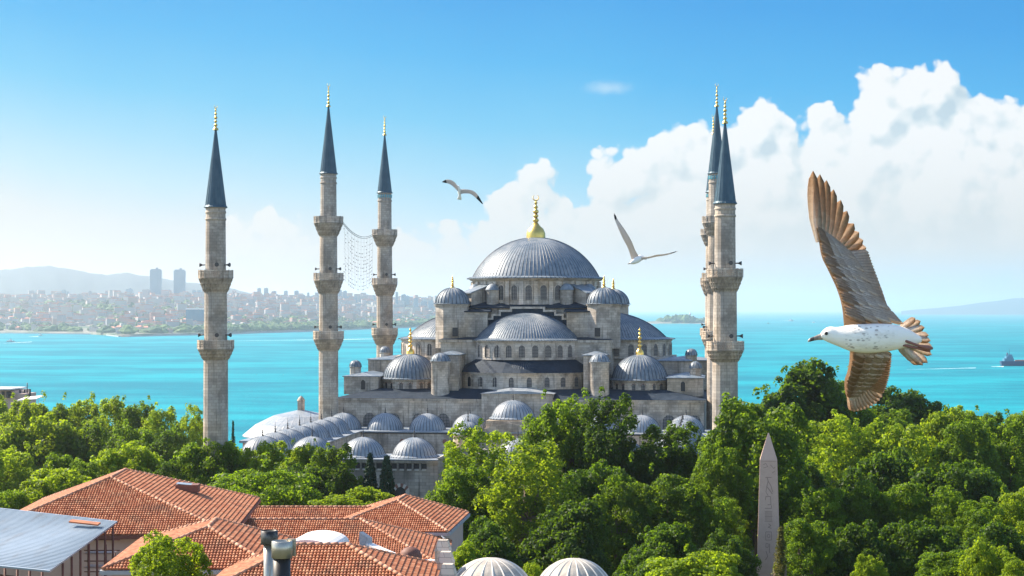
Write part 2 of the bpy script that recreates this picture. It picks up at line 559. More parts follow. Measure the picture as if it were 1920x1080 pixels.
fs = [(j * n + i, j * n + i + 1, (j + 1) * n + i + 1, (j + 1) * n + i) for j in range(len(ts) - 1) for i in range(n - 1)]
mb.add(vs, fs, 0, True)
tag(mb.build('far_shore', M['far_land']), kind='structure')
random.seed(5)
mb = MB()
mat('hill', lambda t, o: bsdf(t, o, t.mix(t.noise(objco(t), .002, 5, .6), (.02, .04, .055), (.05, .075, .085)), .9, 0, .1))
pxs = [-400 + 10 * i for i in range(151)]
prof = [(-3500, 0), (-2400, .35), (-1200, .75), (-400, .96), (0, 1), (500, .9), (2500, .2), (3500, 0)]
vs = []
for (dd, fr) in prof:
    for px in pxs:
        D = 12500 + dd
        p = atD(px, 580, D)
        top = H + (580 - interp(RIDGE, px)) * 12500 / F
        wob = 9 * math.sin(px * .13 + dd) + 6 * math.sin(px * .31 + 2 * dd) if abs(dd) > 10 else 2.5 * math.sin(px * .21) + 2 * math.sin(px * .57)
        vs.append((p.x, p.y, SEA - 1 + (top - SEA) * fr + wob * min(1, fr * 2)))
n = len(pxs)
fs = [(j * n + i, j * n + i + 1, (j + 1) * n + i + 1, (j + 1) * n + i) for j in range(len(prof) - 1) for i in range(n - 1)]
mb.add(vs, fs, 0, True)
tag(mb.build('hills', M['hill']), kind='structure')

def headland(name, pts, D, wid, m):
    mb = MB()
    vs = []
    for fr, dd in ((0, -wid), (.7, -wid * .5), (1, 0), (.5, wid), (0, wid * 1.5)):
        for px, py in pts:
            p = atD(px, 580, D + dd)
            top = H + (580 - py) * D / F
            vs.append((p.x, p.y, SEA - 1 + max(0, top - SEA) * fr))
    n = len(pts)
    mb.add(vs, [(j * n + i, j * n + i + 1, (j + 1) * n + i + 1, (j + 1) * n + i) for j in range(4) for i in range(n - 1)], 0, True)
    return tag(mb.build(name, m), kind='structure')
headland('headland', [(1690, 583), (1720, 580), (1760, 577), (1800, 573), (1840, 567), (1870, 564), (1900, 559), (1940, 558), (2000, 556), (2100, 560), (2200, 575)], 24000, 2500, M['hill'])
headland('low_cape', [(1190, 604), (1225, 601.5), (1240, 600.5), (1262, 600), (1290, 600), (1315, 601), (1345, 602), (1380, 604.5)], 8000, 160, M['far_land'])

hz = bpy.data.materials.new('haze')
hz.use_nodes = True
t = NT(hz.node_tree)
o = t.n('ShaderNodeOutputMaterial')
pv = t.n('ShaderNodeVolumePrincipled')
pv.inputs['Color'].default_value = (.70, .80, .88, 1)
pv.inputs['Density'].default_value = 6.0e-5
pv.inputs['Anisotropy'].default_value = .55
t.t.links.new(pv.outputs[0], o.inputs[1])
mb = MB()
mb.box(-66000, 66000, -3000, 66000, -37, 372)
tag(mb.build('haze', hz, origin=(0, 0, 0)), kind='stuff')


# ------------------------------------------------------------------ mosque
XC = -35.55
def cap(r, h, n):
    """spherical cap from its rim up"""
    Rr = (r * r + h * h) / (2 * h)
    a0 = math.asin(min(1, r / Rr))
    if h > r: a0 = PI - a0
    return [(max(.02, Rr * math.sin(a0 * (1 - i / n))), Rr * math.cos(a0 * (1 - i / n)) - (Rr - h)) for i in range(1, n + 1)]
def dome_prof(r, h, lip=1.05, lz=0.25, n=16, p=1.0):
    pr = [(r * lip, 0), (r * lip, lz * .35), (r * 1.0, lz)]
    for q, z in cap(r, h - lz, n): pr.append((q, lz + z))
    return pr
def dome(name, c, r, h, ribs, m, parent, lip=1.05, lz=.25, a0=0, a1=2 * PI, rh=None, extra=()):
    mb = MB()
    mb.lathe(dome_prof(r, h, lip, lz), c, a0=a0, a1=a1, ribs=ribs, rh=rh or r * .012, rw=.19, rm=1)
    return mb.build(name, [m, M['lead_seam'] if m is not M['bath_lead'] else M['white_stone'], *extra], parent)
def finial(c, h, r, m, parent, bulb=0.0, name='finial', crescent=True):
    c = Vector(c)
    mb = MB()
    pr = []
    z = 0
    if bulb:
        pr += [(bulb * 1.02, 0), (bulb, bulb * .25), (bulb * 1.0, bulb * .55), (bulb * .82, bulb * 1.0), (bulb * .45, bulb * 1.35), (r * .6, bulb * 1.7)]
        z = bulb * 1.7
    else:
        pr += [(r * 1.5, 0), (r * 1.3, r * .8), (r * .5, r * 1.6)]
        z = r * 1.6
    rem = h * .86 - z
    for k, sz in enumerate((1.0, .85, .95, .7, .55)):
        a = z + rem * (k + .5) / 5
        q = r * sz
        pr += [(r * .3, a - q * .8), (q * .75, a - q * .5), (q, a), (q * .75, a + q * .5), (r * .3, a + q * .8)]
    pr += [(r * .16, h * .86), (.01, h * .9)]
    mb.lathe(pr, c, 14)
    if crescent:
        cr = h * .065
        cc = c + Vector((0, 0, h * .86 + cr))
        for k in range(14):
            a = -PI / 2 + (k / 14 - .5) * 2 * PI * .84; b = -PI / 2 + ((k + 1) / 14 - .5) * 2 * PI * .84
            f = lambda q: r * .22 * (1 - abs(q / 7 - 1) * .7)
            mb.tube(cc + Vector((math.cos(a) * cr, 0, math.sin(a) * cr)), cc + Vector((math.cos(b) * cr, 0, math.sin(b) * cr)), f(k), f(k + 1), 6)
    return mb.build(name, m, parent)
def arch_pts(w, h, n=8, pointed=.12):
    """outline of an arched opening, base centre at origin, (u, v)"""
    r = w / 2
    pts = [(-r, 0), (r, 0), (r, h - r)]
    for i in range(1, n):
        a = PI * i / n
        pts.append((r * math.cos(a), h - r + r * math.sin(a) * (1 + pointed * math.sin(a) ** 4)))
    pts.append((-r, h - r))
    return pts
def window(base, nrm, w, h, parent, fr=.14, depth=.10, glass='lattice', frame='pale_stone', name='window', vouss=False, lattice_flat=None):
    base = Vector(base); nrm = Vector(nrm).normalized()
    tan = UP.cross(nrm).normalized()
    mb = MB()
    P3 = lambda u, v, d: base + tan * u + UP * v + nrm * d
    ins = arch_pts(w, h)
    mb.poly([P3(u, v, .03) for u, v in ins], 1)
    ou = [(u * (1 + 2 * fr / w), (v + (fr if v > 0 else 0))) for u, v in ins]
    n = len(ins)
    for i in range(1, n):
        j = (i + 1) % n
        a, b, c_, d_ = ins[i], ins[j], ou[j], ou[i]
        mm = 0
        if vouss and i >= 2: mm = 2 if i % 2 else 0
        mb.add([P3(*a, depth), P3(*b, depth), P3(*c_, depth), P3(*d_, depth), P3(*a, .0), P3(*b, .0), P3(*c_, .0), P3(*d_, .0)],
               [(0, 1, 2, 3), (0, 4, 5, 1), (3, 2, 6, 7)], mm)
    return mb.build(name, [M[frame], M[glass], M['red_stone']], parent)
def cyl_wall(c, r, z0, z1, n, a0=0, a1=2 * PI, m=0, cornice=.25):
    mb = MB()
    pr = [(r, z0 - c[2]), (r, z1 - c[2] - .45), (r + cornice * .6, z1 - c[2] - .3), (r + cornice, z1 - c[2] - .02), (r - .4, z1 - c[2])]
    mb.lathe(pr, c, n, a0, a1, m, smooth=False)
    return mb
def hz_(z): return H + z

mosque = thing('mosque', 'great grey stone mosque with cascading ribbed lead domes above the trees', 'mosque', (XC, 325, 0))
C0 = Vector((XC, 330, 0))
FR = -PI / 2                                            # angle that faces the camera

# lower hall
mb = MB()
mb.box(XC - 32.8, XC + 32.8, 300, 352, 0, hz_(-16.0))
mb.box(XC - 33.05, XC + 33.05, 299.75, 352.3, hz_(-16.35), hz_(-15.9))
mb.box(XC - 6.3, XC + 6.3, 298.9, 303.5, 2, hz_(-14.9))
mb.hexa([(XC - 6.6, 298.6, hz_(-14.9)), (XC + 6.6, 298.6, hz_(-14.9)), (XC + 6.6, 303.6, hz_(-14.9)), (XC - 6.6, 303.6, hz_(-14.9)),
         (XC - 1.5, 298.6, hz_(-14.4)), (XC + 1.5, 298.6, hz_(-14.4)), (XC + 1.5, 303.6, hz_(-14.0)), (XC - 1.5, 303.6, hz_(-14.0))], 1)
for sx in (-1, 1):
    mb.box(XC + sx * 29.4 - 3.2, XC + sx * 29.4 + 3.2, 305.5, 318, hz_(-15.5), hz_(-12.3))
    mb.box(XC + sx * 26.9 - 3.3, XC + sx * 26.9 + 3.3, 317, 326, hz_(-15.5), hz_(-9.6))
    mb.box(XC + sx * 29 - 4.4, XC + sx * 29 + 4.4, 331, 342, hz_(-15.5), hz_(-9.9))
    mb.box(XC + sx * 13.2 - 1.9, XC + sx * 13.2 + 1.9, 304.5, 312, hz_(-15.5), hz_(-8.3))
hall = mb.build('prayer_hall', [M['stone'], M['pale_lead']], mosque)
for k in range(-7, 8):
    if abs(k) < 2: continue
    x = XC + k * 4.45
    window((x, 299.95, hz_(-20.9)), (0, -1, 0), 2.3, 2.3, hall, .28, .06, frame='stone')
for k in (-1, 1):
    window((XC + k * 29, 305.45, hz_(-14.6)), (0, -1, 0), .8, 1.7, hall, .1, .08, 'dark_opening')

# lead roofs of the lower levels
mb = MB()
zr0, zr1 = hz_(-15.9), hz_(-14.4)
o_ = [(XC - 33.2, 299.6), (XC + 33.2, 299.6), (XC + 33.2, 352.4), (XC - 33.2, 352.4)]
i_ = [(XC - 26, 305.5), (XC + 26, 305.5), (XC + 26, 346), (XC - 26, 346)]
mb.add([(x, y, zr0) for x, y in o_] + [(x, y, zr1) for x, y in i_], [(0, 1, 5, 4), (1, 2, 6, 5), (2, 3, 7, 6), (3, 0, 4, 7), (4, 5, 6, 7)])
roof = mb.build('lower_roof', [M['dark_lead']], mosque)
for sx in (-1, 1):
    for (cx, hw, y0, y1, z) in ((29.4, 3.2, 305.5, 318, -12.3), (26.9, 3.3, 317, 326, -9.6), (29, 4.4, 331, 342, -9.9), (13.2, 1.9, 304.5, 312, -8.3)):
        mb = MB()
        x0, x1 = XC + sx * cx - hw - .25, XC + sx * cx + hw + .25
        xm = (x0 + x1) / 2
        b = [(x0, y0 - .25), (x1, y0 - .25), (x1, y1 + .25), (x0, y1 + .25)]
        mb.add([(x, y, hz_(z)) for x, y in b] + [(x, y, hz_(z + .14)) for x, y in b] + [(xm, y0 + 1.8, hz_(z + .75)), (xm, y1 - 1.8, hz_(z + .75))],
               [(0, 1, 5, 4), (1, 2, 6, 5), (2, 3, 7, 6), (3, 0, 4, 7), (4, 5, 8), (5, 6, 9, 8), (6, 7, 9), (7, 4, 8, 9)])
        mb.build('buttress_roof', M['lead'], mosque)

# exedra level
ex = []
for i in range(13):
    a = PI + PI * i / 12
    ex.append((XC + 12.4 * math.cos(a), 313.5 + 9.2 * math.sin(a) * (1 + .06 * math.sin(3 * (a - PI)) ** 2)))
poly = ex + [(XC + 12.4, 330), (XC - 12.4, 330)]
mb = MB()
mb.prism(poly, hz_(-15.6), hz_(-11.7))
big = [((x - XC) * 1.03 + XC, (y - 313.5) * 1.035 + 313.5) for x, y in ex]
mb.prism(big + [(XC + 12.7, 330), (XC - 12.7, 330)], hz_(-11.7), hz_(-11.45))
exw = mb.build('exedra_wall', M['pale_stone'], mosque)
for i in range(12):
    (xa, ya), (xb, yb) = ex[i], ex[i + 1]
    nn = Vector((yb - ya, -(xb - xa), 0))
    window(((xa + xb) / 2, (ya + yb) / 2, hz_(-14.0)), nn, .95, 1.75, exw, .13, .09)
mb = MB()
ri = [(XC + 10.3 * math.cos(PI + PI * i / 12), 318 + 10.3 * math.sin(PI + PI * i / 12)) for i in range(13)]
n = 13
mb.add([(x, y, hz_(-11.44)) for x, y in [((x - XC) * 1.05 + XC, (y - 313.5) * 1.05 + 313.5) for x, y in ex]] + [(x, y, hz_(-8.75)) for x, y in ri],
       [(i, i + 1, n + i + 1, n + i) for i in range(n - 1)])
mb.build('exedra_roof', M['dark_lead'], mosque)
for a, rr in ((FR, 4.4),):
    c = (XC + 8.6 * math.cos(a), 315.6 + 7.2 * math.sin(a), hz_(-11.4))
    dome('exedra_dome', c, rr, 2.3, 30, M['dark_lead'], mosque, 1.02, .1, a - 1.75, a + 1.75)

# core block under the dome
mb = MB()
mb.box(XC - 15.8, XC + 15.8, 312, 348, hz_(-16), hz_(-5.9))
mb.box(XC - 16.1, XC + 16.1, 311.7, 348.3, hz_(-6.1), hz_(-5.6))
mb.box(XC - 27, XC + 27, 319, 341, hz_(-16), hz_(-9))
mb.box(XC - 13.9, XC + 13.9, 317.2, 342.8, hz_(-6), hz_(.2))
for sx in (-1, 1):
    mb.box(XC + sx * 9.6 - 2.2, XC + sx * 9.6 + 2.2, 314.6, 317.6, hz_(-5.6), hz_(-.5))
mb.build('core_wall', M['stone'], mosque)
mb = MB()
b = [(-14.6, 316.6), (14.6, 316.6), (14.6, 343.4), (-14.6, 343.4)]
i_ = [(-11.5, 319.5), (11.5, 319.5), (11.5, 341), (-11.5, 341)]
mb.add([(XC + x, y, hz_(.2)) for x, y in b] + [(XC + x, y, hz_(.45)) for x, y in b] + [(XC + x, y, hz_(1.35)) for x, y in i_],
       [(0, 1, 5, 4), (1, 2, 6, 5), (2, 3, 7, 6), (3, 0, 4, 7), (4, 5, 9, 8), (5, 6, 10, 9), (6, 7, 11, 10), (7, 4, 8, 11), (8, 9, 10, 11)])
for sx in (-1, 1):
    x0, x1 = sorted((XC + sx * 6.9, XC + sx * 12.2))
    mb.hexa([(x0, 314.2, hz_(-.5)), (x1, 314.2, hz_(-.5)), (x1, 317.4, hz_(-.5)), (x0, 317.4, hz_(-.5)), (x0, 314.2, hz_(-.3)), (x1, 314.2, hz_(-.3)), (x1, 317.4, hz_(.15)), (x0, 317.4, hz_(.15))])
mb.add([(XC - 16.2, 311.6, hz_(-5.58)), (XC + 16.2, 311.6, hz_(-5.58)), (XC + 14, 317, hz_(-4.8)), (XC - 14, 317, hz_(-4.8))], [(0, 1, 2, 3)])
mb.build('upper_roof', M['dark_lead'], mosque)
# stepped arch walls on the four sides
steps = [(2.9, .3), (5.0, -.3), (6.4, -1.05), (7.9, -1.75), (8.8, -2.7), (9.6, -3.3), (10.6, -4.2), (11.4, -5.4)]
for rot in (0, 1, 2, 3):
    ca, sa = math.cos(rot * PI / 2), math.sin(rot * PI / 2)
    W = lambda x, y, z: (XC + x * ca - y * sa, 330 + x * sa + y * ca, hz_(z))
    mb = MB()
    px_ = 0
    for k, (hx, z) in enumerate(steps):
        for sx in (-1, 1):
            a, b = sorted((sx * px_, sx * hx))
            mb.hexa([W(a, -14.4, -5.6), W(b, -14.4, -5.6), W(b, -13.0, -5.6), W(a, -13.0, -5.6), W(a, -14.4, z - .18), W(b, -14.4, z - .18), W(b, -13.0, z - .18), W(a, -13.0, z - .18)], 0)
            a2, b2 = sorted((sx * max(0, px_ - .0), sx * (hx + .36)))
            mb.hexa([W(a2, -14.62, z - .18), W(b2, -14.62, z - .18), W(b2, -12.9, z - .18), W(a2, -12.9, z - .18), W(a2, -14.62, z + .2), W(b2, -14.62, z + .2), W(b2, -12.9, z + .2), W(a2, -12.9, z + .2)], 1)
            zn = steps[k + 1][1] if k + 1 < len(steps) else z - 1
            e0, e1 = sorted((sx * hx, sx * (hx + .34)))
            mb.hexa([W(e0, -14.6, zn), W(e1, -14.6, zn), W(e1, -13.2, zn), W(e0, -13.2, zn), W(e0, -14.6, z - .19), W(e1, -14.6, z - .19), W(e1, -13.2, z - .19), W(e0, -13.2, z - .19)], 1)
        px_ = hx
    mb.build('stepped_arch', [M['dark_lead'], M['pale_stone']], mosque)

# half domes with their drums
for rot, (rd, re) in ((0, (9.7, 10.9)), (1, (11.0, 12.6)), (3, (11.0, 12.6))):
    a = FR + rot * PI / 2
    c = Vector((XC + 14.2 * math.cos(a), 330 + 14.2 * math.sin(a), 0))
    if rot == 0: c.y = 316.8
    c.z = hz_(-5.75)
    mb = cyl_wall((c.x, c.y, c.z), re - .55, hz_(-9.2), hz_(-5.75), 48, a - PI / 2, a + PI / 2)
    dr = mb.build('half_dome_drum', M['pale_stone'], mosque)
    for k in range(13):
        b = a + (k - 6) * .232
        if rot and (k < 3 if rot == 3 else k > 9): continue
        if rot == 1 and k > 6 or rot == 3 and k < 6: continue
        window((c.x + (re - .53) * math.cos(b), c.y + (re - .53) * math.sin(b), hz_(-8.75)), (math.cos(b), math.sin(b), 0), 1.15, 2.2, dr, .14, .1)
    mb = MB()
    pr = [(re + .1, 0), (re + .1, .14), (rd + .25, .42), (rd, .47)]
    for q, z in cap(rd, 4.75, 16): pr.append((q, .45 + z))
    mb.lathe(pr, c, a0=a - PI / 2 - .02, a1=a + PI / 2 + .02, ribs=58, rh=.085, rw=.22, rm=1)
    mb.build('half_dome', [M['lead'], M['lead_seam']], mosque)

# main drum and dome
mb = cyl_wall((XC, 330, hz_(1.2)), 12.3, hz_(.9), hz_(5.85), 56, cornice=.7)
for k in range(28):
    b = FR + (k + .5) * 2 * PI / 28
    u = Vector((math.cos(b), math.sin(b), 0)); v = Vector((-u.y, u.x, 0))
    mb.obox(Vector((XC, 330, hz_(3.1))) + u * 12.35, u * .28, v * .42, (0, 0, 2.2))
drum = mb.build('drum', M['pale_stone'], mosque)
for k in range(-7, 8):
    b = FR + k * 2 * PI / 28
    window((XC + 12.32 * math.cos(b), 330 + 12.32 * math.sin(b), hz_(1.75)), (math.cos(b), math.sin(b), 0), 1.25, 2.75, drum, .16, .14)
for q in (1, 3, 5, 7):
    b = FR + q * PI / 4
    u = Vector((math.cos(b), math.sin(b), 0)); v = Vector((-u.y, u.x, 0)); c = Vector((XC, 330, 0))
    mb = MB()
    f = lambda r, s_, z: c + u * r + v * s_ + Vector((0, 0, hz_(z)))
    mb.hexa([f(12, -1.3, .5), f(16.6, -1.3, .5), f(16.6, 1.3, .5), f(12, 1.3, .5), f(12, -1.3, 4.6), f(16.6, -1.3, 3.0), f(16.6, 1.3, 3.0), f(12, 1.3, 4.6)])
    mb.hexa([f(12, -1.6, 4.62), f(17, -1.6, 2.92), f(17, 1.6, 2.92), f(12, 1.6, 4.62), f(12, -1.6, 4.85), f(17, -1.6, 3.15), f(17, 1.6, 3.15), f(12, 1.6, 4.85)], 1)
    for s_ in (-2.7, 2.7):
        pc = f(12.6, s_, 0)
        mb.lathe([(1.25, .5), (1.25, 3.6)], (pc.x, pc.y, H), 14, smooth=True)
        mb.lathe([(1.45, 3.6), (1.45, 3.72), (1.1, 4.3), (.6, 4.75), (.02, 4.9)], (pc.x, pc.y, H), 14, m=1)
    mb.build('drum_buttress', [M['stone'], M['lead']], mosque)
md = MB()
pr = [(13.35, 0), (13.35, .16), (12.75, .38)]
pr.append((12.3, .44))
for q, z in cap(12.3, 7.75, 22): pr.append((q, .42 + z))
md.lathe(pr, (XC, 330, hz_(5.85)), ribs=100, rh=.075, rw=.19, rm=1)
dm = md.build('main_dome', [M['lead'], M['lead_seam']], mosque)
finial((XC, 330, hz_(13.75)), 8.6, .62, M['old_gold'], dm, bulb=1.85)

# weight towers at the corners of the core
for sx in (-1, 1):
    for y in (316, 344):
        c = (XC + sx * 14.2, y, hz_(1))
        mb = MB()
        mb.lathe([(3.25, -7.2), (3.25, .55), (3.45, .7), (3.45, .95), (2.8, 1.0)], (c[0], c[1], H), 8, PI / 8, 2 * PI + PI / 8, smooth=False)
        if y == 316: mb.box(c[0] - sx * 1.0 - .5, c[0] - sx * 1.0 + .5, c[1] - 3.2, c[1] - 3.0, hz_(-5), hz_(-3.4), 1)
        tw = mb.build('corner_tower', [M['stone'], M['dark_opening']], mosque)
        dome('tower_dome', c, 3.2, 3.1, 26, M['lead'], tw, 1.09, .15, rh=.1)
        finial((c[0], c[1], hz_(4.0)), 2.5, .3, M['gold'], tw, crescent=False)

# turrets on the hall roof
for sx in (-1, 1):
    c = (XC + sx * 14.35, 303.0, hz_(-9.3))
    mb = MB()
    mb.lathe([(1.66, -7), (1.66, -.35), (1.86, -.2), (1.86, 0), (1, .02)], c, 20)
    tu = mb.build('turret', M['pale_stone'], mosque)
    dome('turret_cap', c, 1.78, 1.5, 14, M['lead'], tu, 1.1, .1, rh=.07)

# corner domes
for sx in (-1, 1):
    c = (XC + sx * 21.1, 310.0, hz_(-12.75))
    mb = cyl_wall(c, 5.1, hz_(-16), hz_(-12.7), 8, PI / 8, 2 * PI + PI / 8, cornice=.3)
    cd = mb.build('corner_drum', M['pale_stone'], mosque)
    for k in range(-2, 3):
        for s_ in (-.85, .85):
            b = FR + k * PI / 4
            u = Vector((math.cos(b), math.sin(b), 0)); v = Vector((-u.y, u.x, 0))
            pp = Vector((c[0], c[1], hz_(-14.9))) + u * 4.715 + v * s_
            window(pp, u, .7, 1.5, cd, .16, .08, vouss=True)
    d_ = dome('corner_dome', c, 5.05, 4.6, 42, M['lead'], mosque, 1.1, .3, rh=.09)
    finial((c[0], c[1], c[2] + 4.5), 5.6, .42, M['gold'], d_, bulb=.75, crescent=False)

# small kiosks on the roof edge
for sx, x, y in ((-1, -31.2, 309), (-1, -30.6, 334), (1, 31.2, 309), (1, 30.2, 322)):
    c = (XC + x, y, hz_(-10.6 if y < 312 else -8.6))
    mb = MB()
    mb.lathe([(1.05, -2.4), (1.05, -.15), (1.2, 0), (.5, .02)], c, 8, smooth=False)
    kk = mb.build('roof_kiosk', M['pale_stone'], mosque)
    dome('kiosk_dome', c, 1.1, 1.25, 12, M['lead'], kk, 1.12, .1, rh=.05)


# ------------------------------------------------------------------ minarets
def minaret(name, label, loc, apex, fin, base, radii, balconies, tiles_, group, speakers=True):
    """z values are relative to the camera height; radii top to bottom"""
    x, y = loc
    t_ = thing(name, label, 'minaret', (x, y, 0), group)
    mb = MB()
    lev = [base] + [b[1] for b in balconies]
    pr = []
    z_end = -H
    tops = [base] + [b[0] for b in balconies] + [z_end]
    segs = []
    for k in range(len(radii)):
        zt = tops[k]; zb = tops[k + 1]
        r = radii[k]
        mb.lathe([(r * 1.05, zb - (1.6 if k < len(radii) - 1 else 0)), (r, zt - .2), (r, zt)], (x, y, H), 16, smooth=False)
    r = radii[0]
    mb.lathe([(r, base - 1.75), (r * 1.07, base - 1.65), (r * 1.07, base - 1.45), (r * 1.02, base - 1.4)], (x, y, H), 24)
    mb.lathe([(r * 1.0, base - .8), (r * 1.06, base - .7), (r * 1.06, base - .5), (r * 1.0, base - .45)], (x, y, H), 24)
    mb.lathe([(r, base - .1), (r * 1.1, base), (r * 1.1, base + .02)], (x, y, H), 24)
    mb.build('shaft', M['minaret_stone'], t_)
    if tiles_:
        mb = MB()
        for k in range(20):
            a = 2 * PI * k / 20
            u = Vector((math.cos(a), math.sin(a), 0)); v = Vector((-u.y, u.x, 0))
            mb.obox(Vector((x, y, hz_(base - .62))) + u * (r * 1.04), u * .05, v * .12, (0, 0, .3))
        mb.build('tile_band', M['blue_tile'], t_)
    mb = MB()
    mb.lathe([(r * 1.16, 0), (r * 1.16, .12), (r * 1.04, .35), (.1, apex - base)], (x, y, hz_(base + .02)), ribs=20, rh=.035, rw=.14)
    for k in range(1, 6):
        q = k / 7
        rr = r * 1.04 * (1 - q)
        mb.lathe([(rr + .02, (apex - base) * q - .05), (rr + .045, (apex - base) * q), (rr, (apex - base) * q + .05)], (x, y, hz_(base + .02)), 20)
    sp = mb.build('spire', M['spire_lead'], t_)
    finial((x, y, hz_(apex - .25)), fin - apex + .25, .27, M['old_gold'], sp, crescent=True)
    for k, (zt, zp, zb, ro) in enumerate(balconies):
        ri = radii[k + 1] * 1.02
        mb = MB()
        N = 3
        for q in range(N):
            za = zb + (zp - zb) * q / N; zc = zb + (zp - zb) * (q + 1) / N
            ra = ri + (ro - ri) * (q / N) ** .85; rb = ri + (ro - ri) * ((q + 1) / N) ** .85
            mb.lathe([(ra, za), (ra + (rb - ra) * .35, za + (zc - za) * .4), (rb - .02, zc - .08), (rb, zc)], (x, y, H), 16, smooth=False)
            nt = 24
            for j in range(nt):
                a = 2 * PI * (j + .5 * (q % 2)) / nt
                u = Vector((math.cos(a), math.sin(a), 0)); v = Vector((-u.y, u.x, 0))
                c = Vector((x, y, 0))
                f = lambda rr, s_, z: c + u * rr + v * s_ + Vector((0, 0, hz_(z)))
                wd_ = .55 * PI * rb / nt
                mb.hexa([f(ra - .1, -wd_ * .3, za), f(ra + .03, -wd_ * .3, za), f(ra + .03, wd_ * .3, za), f(ra - .1, wd_ * .3, za),
                         f(ra - .1, -wd_, zc - .1), f(rb + .06, -wd_, zc - .1), f(rb + .06, wd_, zc - .1), f(ra - .1, wd_, zc - .1)])
        mb.lathe([(ro, zp - .02), (ro + .12, zp), (ro + .12, zp + .14), (ri - .2, zp + .15)], (x, y, H), 16, smooth=False)
        bal = mb.build('balcony', M['minaret_stone'], t_)
        mb = MB()
        n = 16
        for j in range(n):
            a = 2 * PI * j / n; b = 2 * PI * (j + 1) / n
            A = Vector((x + (ro + .02) * math.cos(a), y + (ro + .02) * math.sin(a), hz_(zp + .15)))
            B = Vector((x + (ro + .02) * math.cos(b), y + (ro + .02) * math.sin(b), hz_(zp + .15)))
            dv = (B - A); L = dv.length; dv.normalize()
            nn = Vector((dv.y, -dv.x, 0))
            hh = zt - zp - .15
            mb.obox(A + UP * hh / 2, dv * .09, nn * .09, UP * (hh / 2 + .06))
            mb.obox(A + dv * L / 2 + UP * (hh - .06), dv * (L / 2 - .09), nn * .07, UP * .07)
            mb.obox(A + dv * L / 2 + UP * .07, dv * (L / 2 - .09), nn * .06, UP * .07)
            for q in range(1, 4):
                mb.obox(A + dv * (L * q / 4) + UP * (hh / 2), dv * .055, nn * .05, UP * (hh / 2 - .14))
            for q in (1, 2):
                mb.obox(A + dv * L / 2 + UP * (hh * q / 3), dv * (L / 2 - .09), nn * .045, UP * .05)
        mb.build('railing', M['pale_stone'], bal)
        if speakers and k >= 1 or (speakers and len(balconies) == 2):
            for j, a in enumerate((PI + .25, -.25, FR + .35)):
                u = Vector((math.cos(a), math.sin(a), 0))
                rr = radii[k]
                p = Vector((x, y, hz_(zt + .75))) + u * (rr + .02)
                mb = MB()
                mb.tube(p, p + u * .45, .06, .1, 8)
                mb.tube(p + u * .45, p + u * .85, .1, .3, 10)
                mb.build('loudspeaker', M['iron'], t_)
    return t_
MB_ = [(16.4, 15.2, 12.9, 2.52), (6.4, 5.05, 2.75, 2.55), (-3.85, -5.3, -7.3, 2.62)]
MR_ = [1.40, 1.52, 1.64, 1.72]
xl, xr = -68.8, -.55
mA = minaret('minaret', 'tall three balcony minaret at the front left corner of the mosque', (xl, 296), 36.1, 40.0, 23.9, MR_, MB_, False, 'minarets')
mB = minaret('minaret', 'three balcony minaret behind the mosque, lower in view, blue tile band under its cone', (-68.6, 346), 36.1, 40.0, 23.9, MR_, MB_, True, 'minarets')
mC = copy_tree(mB)
mC.location = (xr, 304, 0)
mC['label'] = 'three balcony minaret half hidden behind the nearer minaret at the right'
mD = copy_tree(mB)
mD.location = (-1.35, 352, 0)
mD['label'] = 'hidden far right minaret, only its gold finial showing between the two right cones'
CB_ = [(5.4, 4.25, 2.35, 2.3), (-4.3, -5.5, -7.0, 2.42)]
CR_ = [1.36, 1.53, 1.68]
pL = atY(404.5, 580, 230)
mE = minaret('minaret', 'shorter two balcony minaret standing alone at the far left above the trees', (pL.x, 230), 25.1, 28.4, 14.05, CR_, CB_, False, 'minarets')
mF = copy_tree(mE)
pR = atY(1359.5, 580, 230)
mF.location = (pR.x, 230, 0)
mF['label'] = 'nearest right minaret with two balconies and dark blue cone'

# festival lights strung between two minarets
mb = MB()
A0, B0 = Vector((xl + 2.3, 297, hz_(15.6))), Vector((-68.6 - 1.8, 344, hz_(15.6)))
random.seed(3)
def cat(a, b, sag, n=18):
    return [a.lerp(b, i / n) - UP * (sag * 4 * (i / n) * (1 - i / n)) for i in range(n + 1)]
for dz_ in (0, -.3):
    pts = cat(A0 + UP * dz_, B0 + UP * dz_, 1.6)
    for p, q in zip(pts, pts[1:]): mb.tube(p, q, .05, n=4)
rows = []
for k in range(1, 15):
    a = A0.lerp(B0, .04) - UP * (k * .70 + .4); b = B0.lerp(A0, .04) - UP * (k * .70 + .4)
    pts = cat(a, b, 1.6, 20)
    rows.append(pts)
    for i, (p, q) in enumerate(zip(pts, pts[1:])):
        mb.tube(p, q, .008, n=4)
        if random.random() < .45: mb.ball(p - UP * .12, .085, 6)
for i in range(1, 20, 2):
    mb.tube(cat(A0, B0, 1.6, 20)[i], rows[-1][i], .014, n=4)
tag(mb.build('light_string_net', M['iron']), 'net of small hanging lights strung between the two left mosque minarets', 'string lights')


